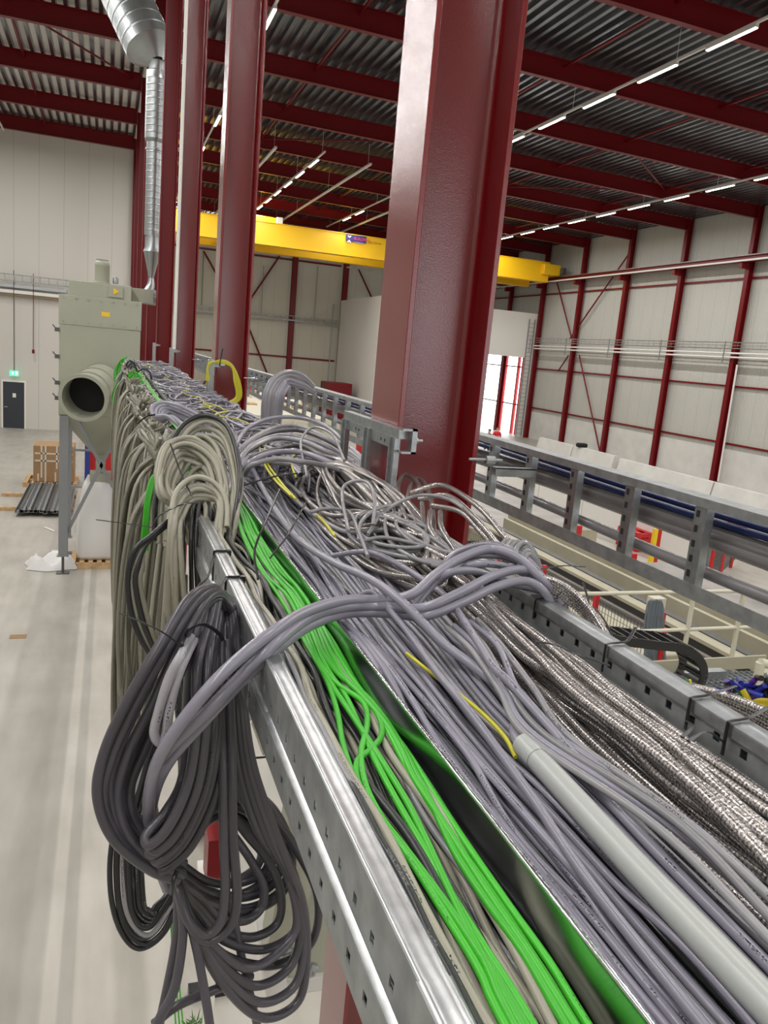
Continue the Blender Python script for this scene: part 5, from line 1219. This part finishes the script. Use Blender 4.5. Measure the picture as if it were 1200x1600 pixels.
MB().cyl(at_y(1188, 1035, 6.3), at_y(1178, 1105, 6.3), .05, n=8).cyl(at_y(1188, 1035, 6.3), at_y(1230, 1045, 6.3), .05, n=8).build('corner_post', beige_lt, label='beige corner railing post at the right edge of the picture', cat='railing')
# energy chain
t = thing('energy_chain', 'black energy chain of many links bending round in a half circle', 'cable chain', at_y(1040, 1060, 4.6))
YCh = 4.6
ctr = [(930, 985), (955, 992), (985, 996), (1015, 1000), (1045, 1003), (1066, 1012), (1080, 1028), (1083, 1046), (1076, 1062), (1062, 1073), (1050, 1078)]
P = PX([(a, b_, YCh) for a, b_ in ctr], per=5)
for i in range(0, len(P)-2, 1):
    d = _n(P[i+1]-P[i]); nrm = _n(np.cross(d, [0, 1, 0]))
    mb = MB()
    for yo in (-.12, .12): mb.bar(P[i]+[0, yo, 0], P[i+1]+[0, yo, 0], .014, .068, up=nrm)
    if i % 3 == 0: mb.bar(P[i]+[0, -.12, 0]+nrm*.034, P[i]+[0, .12, 0]+nrm*.034, .02, .006, up=nrm); mb.bar(P[i]+[0, -.12, 0]-nrm*.034, P[i]+[0, .12, 0]-nrm*.034, .02, .006, up=nrm)
    mb.build('link', blackm, t)
rg6 = random.Random(9)
cm = [mat('wire_blue', (.02, .03, .35), .4), mat('wire_yellow', (.8, .65, .02), .4), mat('wire_green', (.05, .3, .06), .4), blackm, mat('wire_orange', (.7, .2, .02), .4), mat('wire_violet', (.12, .03, .35), .4)]
t = thing('connector_bundle', 'tangle of dark wires with blue, violet and yellow connectors at the right edge', 'connectors', at_x(1180, 1090, 1.75))
for k in range(46):
    c = at_x(rg6.uniform(1148, 1215), rg6.uniform(1066, 1108), 1.75)+np.array([rg6.uniform(-.05, .05), rg6.uniform(-.06, .06), 0])
    d = _n([rg6.uniform(-1, 1), rg6.uniform(-1, 1), rg6.uniform(-.6, .6)])*.022
    MB().cyl(c-d, c+d, rg6.uniform(.006, .010), n=8).build('connector', cm[rg6.choice((0, 5, 3, 3, 0, 2, 1, 5, 3))], t)
for k in range(12):
    a = at_x(rg6.uniform(1145, 1205), rg6.uniform(1075, 1105), 1.75); c = at_x(rg6.uniform(1180, 1260), rg6.uniform(1090, 1135), 1.75)
    MB().tube(spline([a, (a+c)/2+[0, 0, .03], c, c+[.05, -.05, -.1]], 5), .005, 6).build('wire', blackm, t)
MB().tube(spline([at_x(1165, 1110, 1.7), at_x(1185, 1098, 1.7), at_x(1215, 1100, 1.7)], 5), .012, 8).build('yellow_sleeve', cm[1], t)
# orange and green ends under the chain
a = at_y(940, 985, 4.6); MB().box(a[0]-.1, a[0]+.1, 4.5, 4.7, FL, a[2]-.035).build('support_post', beige, t)
for k, (px, mm) in enumerate(((1060, 4), (1067, 2), (1073, 2), (1078, 1))): MB().tube(PX([(px, 1062, 4.4), (px+3, 1075, 4.4), (px+12, 1086, 4.4), (px+22, 1092, 4.4)]), .009, 6).build('cable_end', cm[mm], t)
# fence posts and mesh
def fence(pa, pb, h, lab, n=0):
    pa = np.asarray(pa, float); pb = np.asarray(pb, float)
    t = thing('mesh_fence', lab, 'fence', (pa+pb)/2)
    k = max(2, int(np.linalg.norm(pb-pa)/1.5)+1)
    for i in range(k):
        p = pa+(pb-pa)*i/(k-1); MB().box(p[0]-.035, p[0]+.035, p[1]-.035, p[1]+.035, FL, FL+h).build('post', red_bright, t)
    L = np.linalg.norm((pb-pa)[:2]); d = (pb-pa)/L; mb = MB()
    for s_ in np.arange(0, L, .075): mb.bar(pa+d*s_+[0, 0, .15], pa+d*s_+[0, 0, h-.1], .006, .006)
    for z in np.arange(.15, h, .15): mb.bar(pa+[0, 0, z], pb+[0, 0, z], .006, .006)
    mb.build('mesh', steel_dk, t)
fence((7.2, 8.3, FL), (7.0, 17.5, FL), 1.9, 'wire mesh safety fence with red posts beside the dark rail')
fence((14.6, 15.5, FL), (18.6, 18.6, FL), 1.6, 'wire mesh safety fence with red posts behind the conveyor tables')
fence((15.5, 12.2, FL), (20.0, 14.6, FL), 1.6, 'wire mesh safety fence with red posts at the far right')
for i, (px, py0, py1, w_) in enumerate(((974, 838, 880, .10), (1036, 805, 880, .12), (905, 822, 858, .22))):
    Y = (15.8, 17.5, 17.9)[i]; a = at_y(px, py0, Y); 
    MB().box(a[0]-w_/2, a[0]+w_/2, Y, Y+.1, FL, a[2]).build('red_post', red_bright, label='red machine post beyond the near table, %s' % ('with a bracket arm on top', 'beside a yellow post', 'short and stout under the far table')[i], cat='post')
a = at_y(1026, 830, 17.3); MB().box(a[0]-.06, a[0]+.06, 17.3, 17.4, FL, a[2]+.05).build('yellow_post', yel, label='yellow post in front of the red pallets', cat='post')
MB().bar(at_y(962, 838, 15.7), at_y(988, 848, 15.7), .04, .04).build('grey_hook', galv_dull, label='small grey arm on top of a red machine post', cat='arm')
MB().box(*(lambda a: (a[0]-.2, a[0]+.25))(at_y(980, 872, 15.7)), 15.65, 15.9, FL+.3, at_y(980, 865, 15.7)[2]).build('red_box', red_bright, label='small red box on a post at the far edge of the near table', cat='box')
for k in range(4):
    a = at_z(1003, 880, FL); 
    pallet('p', 15.2, 17.0, 19.3, 20.3, FL+.15*k, red_bright, 'red wooden pallet behind the yellow post, %s of the stack of four' % ('lowest', 'second from the bottom', 'third from the bottom', 'topmost')[k], 5)
a = at_y(1112, 835, 17.5); MB().hexa([(a[0]+.1, 17.6, a[2]-.45), (a[0]+.8, 17.6, a[2]-.45), (a[0]+.8, 18.2, a[2]-.45), (a[0]+.1, 18.2, a[2]-.45), (a[0], 17.5, a[2]), (a[0]+.9, 17.5, a[2]), (a[0]+.9, 18.3, a[2]), (a[0], 18.3, a[2])]).box(a[0]+.2, a[0]+.7, 17.7, 18.1, FL, a[2]-.45).build('sheet_bin', galv_dull, label='grey sheet metal bin behind the mesh fence', cat='bin')
# bluish bundle of wires hanging on a post
t = thing('wire_bundle', 'bluish grey bundle of wires hanging on a red post by the fence', 'cable hank', at_y(1020, 1040, 8.3))
for k in range(14):
    o = k*1.6
    MB().tube(PX([(1010+o, 1035, 8.3), (1008+o, 990, 8.3), (1012+o, 950, 8.3), (1018+o*.7, 938, 8.3), (1026+o*.5, 950, 8.3), (1022+o*.8, 1000, 8.3), (1020+o, 1040, 8.3)], jit=.012), .012, 6).build('wire', mat('wire_slate', (.16, .19, .22), .5) if k == 0 else MATS['wire_slate'], t)
a = at_y(1036, 958, 8.5); MB().box(a[0]-.06, a[0]+.06, 8.5, 8.62, FL, a[2]).build('red_post', red_bright, label='bright red post carrying the bluish wire bundle', cat='post')
a = at_y(1030, 938, 8.45); MB().box(a[0]-.08, a[0]+.12, 8.45, 8.6, a[2]-.12, a[2]+.02).build('post_head', beige_lt, label='small beige head piece above the bluish wire bundle', cat='bracket')
# machine bodies under the fence area
MB().box(5.2, 6.6, 10.5, 16, FL, FL+.9).build('machine_cabinet', beige, bevel=.03, label='low beige machine cabinet behind the mesh fence, under the tray', cat='machine')
MB().box(7.6, 8.5, 9.2, 12.0, FL, FL+1.1).build('machine_cabinet', beige, bevel=.03, label='beige machine cabinet beside the bluish wire bundle', cat='machine')
MB().cyl((4.3, 5.2, FL+.25), (4.3, 7.2, FL+.25), .25, n=20).box(4.0, 4.6, 5.3, 7.1, FL, FL+.1).build('tank', beige, label='beige cylinder under the energy chain', cat='tank')
# precast barrier along the right
def barrier(x, y0, y1, z, lab): MB().hexa([(x-.3, y0, FL), (x+.3, y0, FL), (x+.3, y1, FL), (x-.3, y1, FL), (x-.12, y0, z), (x+.12, y0, z), (x+.12, y1, z), (x-.12, y1, z)]).build('concrete_barrier', conc, label=lab, cat='barrier')
for i, (y0, y1, z) in enumerate(((14, 20.9, -4.28), (21, 27.9, -4.28), (28, 35, -4.28), (35.5, 39.5, -4.22), (39.6, 43.5, -4.22))):
    barrier(25.8, y0, y1, z, 'pale concrete barrier block along the right wall, %s from the camera' % ORD[i])
a = (25.8, 38.9, -4.22); MB().box(a[0]-.3, a[0]+.3, a[1]-.2, a[1]+.2, a[2]-.0, a[2]+.24).build('dark_bag', black_matt, bevel=.08, label='small dark bag lying on the concrete barrier', cat='bag')
# low boards of a wall behind the pipes
for i in range(4): MB().box(15.8, 15.9, 17.2+i*3.05, 20.2+i*3.05, FL, -4.1).build('board_panel', white, label='low pale board panel right of the far table, %s from the camera' % ORD[i], cat='panel')
# far mid: machine enclosure seen between the columns
t = thing('machine_enclosure', 'long beige panelled machine enclosure seen below the ladder tray', 'machine', (6.6, 33, FL))
MB().box(4.4, 8.1, 28, 41, FL, -2.5).build('body', beige_lt, t, bevel=.03)
for k in range(6): MB().box(4.6+k*.58, 4.6+k*.58+.5, 27.96, 28.0, FL+.3, -2.65).build('panel', greenish if k % 3 == 1 else beige_lt, t)
for k in range(26):
    x = rg6.uniform(4.8, 7.8); y = rg6.uniform(30, 40); w_ = rg6.uniform(.3, .9)
    MB().box(x-w_/2, x+w_/2, y-.3, y+.4, -2.5, -2.5+rg6.uniform(.05, .25)).build('packing_board', (wood, carton, white)[k % 3], label='brown or white packing board lying on the beige machine enclosure', cat='board', group='boards on the enclosure')
a = at_y(515, 604, 57); MB().box(15.0, 16.9, 56, 58, FL, a[2]+.35).build('red_container', red, bevel=.04, label='dark red machine body in front of the far wall', cat='machine')
a = at_y(385, 605, 20); e = thing('signal_lamp', 'shiny red round lamp just right of the second column', 'lamp', (a[0], 20, a[2]-.15))
MB().lathe((a[0], 20, a[2]-.14), (0, 0, 1), [(0, .03), (.03, .09), (.1, .14), (.18, .13), (.25, .07), (.28, 0)], 20).build('dome', mat('lamp_red', (.75, .01, .01), .15), e)
MB().box(a[0]-.03, a[0]+.03, 19.97, 20.03, FL, a[2]-.13).build('post', galv_dull, e)
t = thing('red_trolley', 'red machine frame with a round hopper glimpsed left of the big near column', 'machine', (7.4, 22.2, FL))
MB().box(6.8, 8.0, 21.8, 22.6, -3.4, -3.15).box(6.9, 7.0, 21.9, 22.0, FL, -3.4).box(7.8, 7.9, 21.9, 22.0, FL, -3.4).box(6.9, 7.0, 22.4, 22.5, FL, -3.4).box(7.8, 7.9, 22.4, 22.5, FL, -3.4).build('frame', red_bright, t)
MB().lathe((7.4, 22.2, -3.15), (0, 0, 1), [(0, .2), (.25, .42), (.5, .42), (.5, .3), (.3, 0)], 18).build('hopper', red_bright, t)
for i in range(3): MB().lathe((6.05, 17, -3.1+.11*i), (0, 0, 1), [(0, .08), (0, .15), (.05, .17), (.1, .15), (.1, .08)], 16).build('yellow_ring', yel, label='yellow ring on a stand behind the short upright ladder piece, %s' % ('lowest', 'middle', 'topmost')[i], cat='ring')
MB().box(5.98, 6.12, 16.93, 17.07, FL, -3.1).build('ring_stand', steel_dk, label='dark stand carrying the yellow rings', cat='stand')
g = at_y(577, 602, 52.85); MB().box(17.6, 18.0, 52.8, 52.88, g[2]-.2, g[2]+.25).build('exit_sign', green_glow, label='small green exit sign at the edge of the white enclosure', cat='exit sign')
# two workers at the doorway
def person(name, p, h, shirt, lab, arm=0, lean=0.):
    x, y = p[0], p[1]; z = FL
    e = thing('person', lab, 'person', (x, y, z))
    me = bpy.data.meshes.new('body'); s_ = h/1.8
    J = [(0, 0, .95), (0, 0, 1.15), (0, .02, 1.42), (0, .02, 1.52), (0, 0, 1.60), (0, -.01, 1.70), (0, 0, 1.78),
         (.10, 0, .90), (.11, -.02, .50), (.11, .02, .08), (.11, -.14, .03), (-.10, 0, .90), (-.12, .02, .50), (-.12, .06, .08), (-.12, -.10, .03),
         (.19, 0, 1.42), (.27, .02, 1.14), (.24+arm*.1, -.15-arm*.15, .92+arm*.35), (.24+arm*.15, -.22-arm*.15, .85+arm*.4), (-.19, 0, 1.42), (-.27, .03, 1.14), (-.26, -.08, .88), (-.26, -.12, .80)]
    E_ = [(0, 1), (1, 2), (2, 3), (3, 4), (4, 5), (5, 6), (0, 7), (7, 8), (8, 9), (9, 10), (0, 11), (11, 12), (12, 13), (13, 14), (2, 15), (15, 16), (16, 17), (17, 18), (2, 19), (19, 20), (20, 21), (21, 22)]
    Rr = [.15, .14, .16, .065, .06, .10, .07, .10, .07, .05, .04, .10, .07, .05, .04, .075, .05, .04, .03, .075, .05, .04, .03]
    me.from_pydata([(a*s_, b_*s_+lean*c*.1, c*s_) for a, b_, c in J], E_, []); me.update()
    o = bpy.data.objects.new('body', me); COL.objects.link(o); o.parent = e
    sk_ = o.modifiers.new('skin', 'SKIN'); 
    for i, v in enumerate(me.skin_vertices[0].data): v.radius = (Rr[i]*s_, Rr[i]*s_*.8); v.use_root = (i == 0)
    o.modifiers.new('sub', 'SUBSURF').levels = 2; o.modifiers['sub'].render_levels = 2
    me.materials.append(skin)
    dg = bpy.context.evaluated_depsgraph_get(); m2 = bpy.data.meshes.new_from_object(o.evaluated_get(dg)); o.modifiers.clear(); o.data = m2
    m2.materials.clear(); m2.materials.append(skin); m2.materials.append(shirt); m2.materials.append(mat('trousers', (.03, .035, .05), .8)); m2.materials.append(mat('hair', (.02, .015, .012), .7))
    for f in m2.polygons:
        c = f.center; zz = c.z/s_
        f.material_index = 2 if zz < .98 else (1 if zz < 1.5 and not (abs(c.x) > .21 and zz < 1.2) else (3 if zz > 1.69 or (zz > 1.6 and c.y > .03) else 0)); f.use_smooth = True
    return e
p = at_z(778, 667, FL+1.72); person('a', (p[0], p[1]), 1.75, mat('shirt_red', (.6, .02, .03), .8), 'person with dark hair in a red shirt standing in the bright doorway area')
p = at_z(763, 672, FL+1.6); person('b', (p[0], p[1]), 1.7, mat('shirt_dark', (.05, .06, .07), .8), 'person in dark clothes leaning forward left of the red-shirted person', arm=1, lean=-1.)

# beneath the tray, lower left: machine frame, valve block, broom
t = thing('steel_stand', 'grey green steel frame with slanted leg under the tray, bottom centre', 'machine frame', at_z(455, 1540, FL))
a, c = at_y(505, 1220, 3.6), at_y(425, 1470, 3.6)
MB().bar(at_y(478, 1240, 3.6), at_y(440, 1460, 3.6), .16, .18).build('slanted_leg', greenish, t)
MB().bar(at_y(500, 1250, 3.8), at_y(478, 1500, 3.8), .22, .25).build('upright', greenish, t)
MB().bar(at_y(430, 1515, 3.9), at_y(520, 1505, 3.9), .3, .10).build('base_plate', conc, t, bevel=.01)
for px, py in ((447, 1490), (452, 1498), (440, 1500), (488, 1522), (480, 1400)): MB().lathe(at_y(px, py, 3.6), (0, 0, 1), [(0, .02), (.03, .02), (.03, .032), (.05, .032), (.06, 0)], 8).build('bolt', galv, t)
MB().bar(at_y(420, 1440, 3.7), at_y(430, 1545, 3.7), .12, .12).build('bracket', conc, t)
MB().box(*sorted((at_y(434, 1200, 3.2)[0], at_y(402, 1200, 3.2)[0]+.02)), 3.2, 3.5, at_y(410, 1180, 3.2)[2], at_y(410, 1150, 3.2)[2]).cyl((at_y(420, 1150, 3.3)[0], 3.35, at_y(410, 1150, 3.2)[2]), (at_y(420, 1150, 3.3)[0], 3.35, -.6), .006, n=6).build('junction_box', beige, label='small beige box hanging under the perforated rail', cat='box')
bl = mat('valve_blue', (.02, .06, .3), .4)
t = thing('valve_block', 'black and blue pneumatic valve block under the perforated rail', 'valve', at_y(382, 1185, 2.6))
v0 = at_y(372, 1165, 2.6); 
MB().box(v0[0], v0[0]+.045, 2.6, 2.66, v0[2]-.03, v0[2]+.06).build('body', blackm, t, bevel=.003)
MB().box(v0[0]-.005, v0[0]+.02, 2.595, 2.62, v0[2]+.05, v0[2]+.085).build('coil', bl, t, bevel=.003)
MB().box(v0[0]+.01, v0[0]+.05, 2.585, 2.6, v0[2]-.06, v0[2]-.01).build('coil', bl, t, bevel=.003)
MB().cyl((v0[0]+.03, 2.6, v0[2]-.12), (v0[0]+.03, 2.6, v0[2]-.04), .010, n=8).build('fitting', galv, t)
MB().box(v0[0]-.01, v0[0]+.05, 2.59, 2.66, v0[2]+.10, v0[2]+.13).cyl((v0[0]+.02, 2.63, v0[2]+.13), (v0[0]+.02, 2.63, -.60), .004, n=6).build('bracket', galv, t)
MB().tube(PX([(386, 1182, 2.6), (400, 1184, 2.6), (420, 1182, 2.5), (436, 1176, 2.4)]), .004, 6).build('hose', blackm, t)
MB().tube(PX([(386, 985, 2.3), (385, 1030, 2.2), (384, 1080, 2.2), (382, 1120, 2.2), (377, 1180, 2.2), (368, 1230, 2.2)]), .007, 8).build('grey_cable', grey_n, label='single grey cable hanging down beside the valve block', cat='cable')
t = thing('broom', 'broom with a yellow and blue handle standing on the floor below the cables', 'broom', at_z(325, 1560, FL))
f0 = at_z(326, 1545, FL+.05); f1 = at_y(345, 1300, f0[1]+.25)
MB().cyl(f0, f0*.62+f1*.38, .016, n=8).build('handle', mat('handle_yellow', (.6, .32, .05), .5), t)
MB().cyl(f0*.62+f1*.38, f1, .016, n=8).build('handle_top', blue, t)
MB().box(f0[0]-.16, f0[0]+.16, f0[1]-.05, f0[1]+.05, FL, FL+.09).build('head', blackm, t)
t = thing('red_machine', 'red machine part with a pale cover seen through the coil below the tray', 'machine', at_y(345, 1400, 4.5))
a = at_y(328, 1375, 4.5); MB().box(a[0]-.02, a[0]+.10, 4.5, 4.7, a[2]-.05, a[2]+.28).build('body', red, t)
MB().box(a[0]-.05, a[0]+.16, 4.42, 4.78, a[2]-.22, a[2]-.05).box(a[0]+.02, a[0]+.08, 4.55, 4.65, FL, a[2]-.22).build('cover', white, t)
pl_m = mat('plant_green', (.05, .16, .02), .7)
t = thing('green_debris', 'small green leafy tuft on the floor at the bottom edge', 'plant', at_z(305, 1598, FL))
for k in range(30):
    c = at_z(303+rg6.uniform(-14, 14), 1602+rg6.uniform(-8, 8), FL+.01); d = np.array([rg6.uniform(-.05, .05), rg6.uniform(-.05, .05), rg6.uniform(.02, .08)])
    MB().hexa([c, c+[.012, 0, 0], c+[.012, .004, 0], c+[0, .004, 0], c+d, c+d+[.003, 0, 0], c+d+[.003, .002, 0], c+d+[0, .002, 0]]).build('leaf', pl_m, t)
# tall pole cable along the third column foot, small brackets
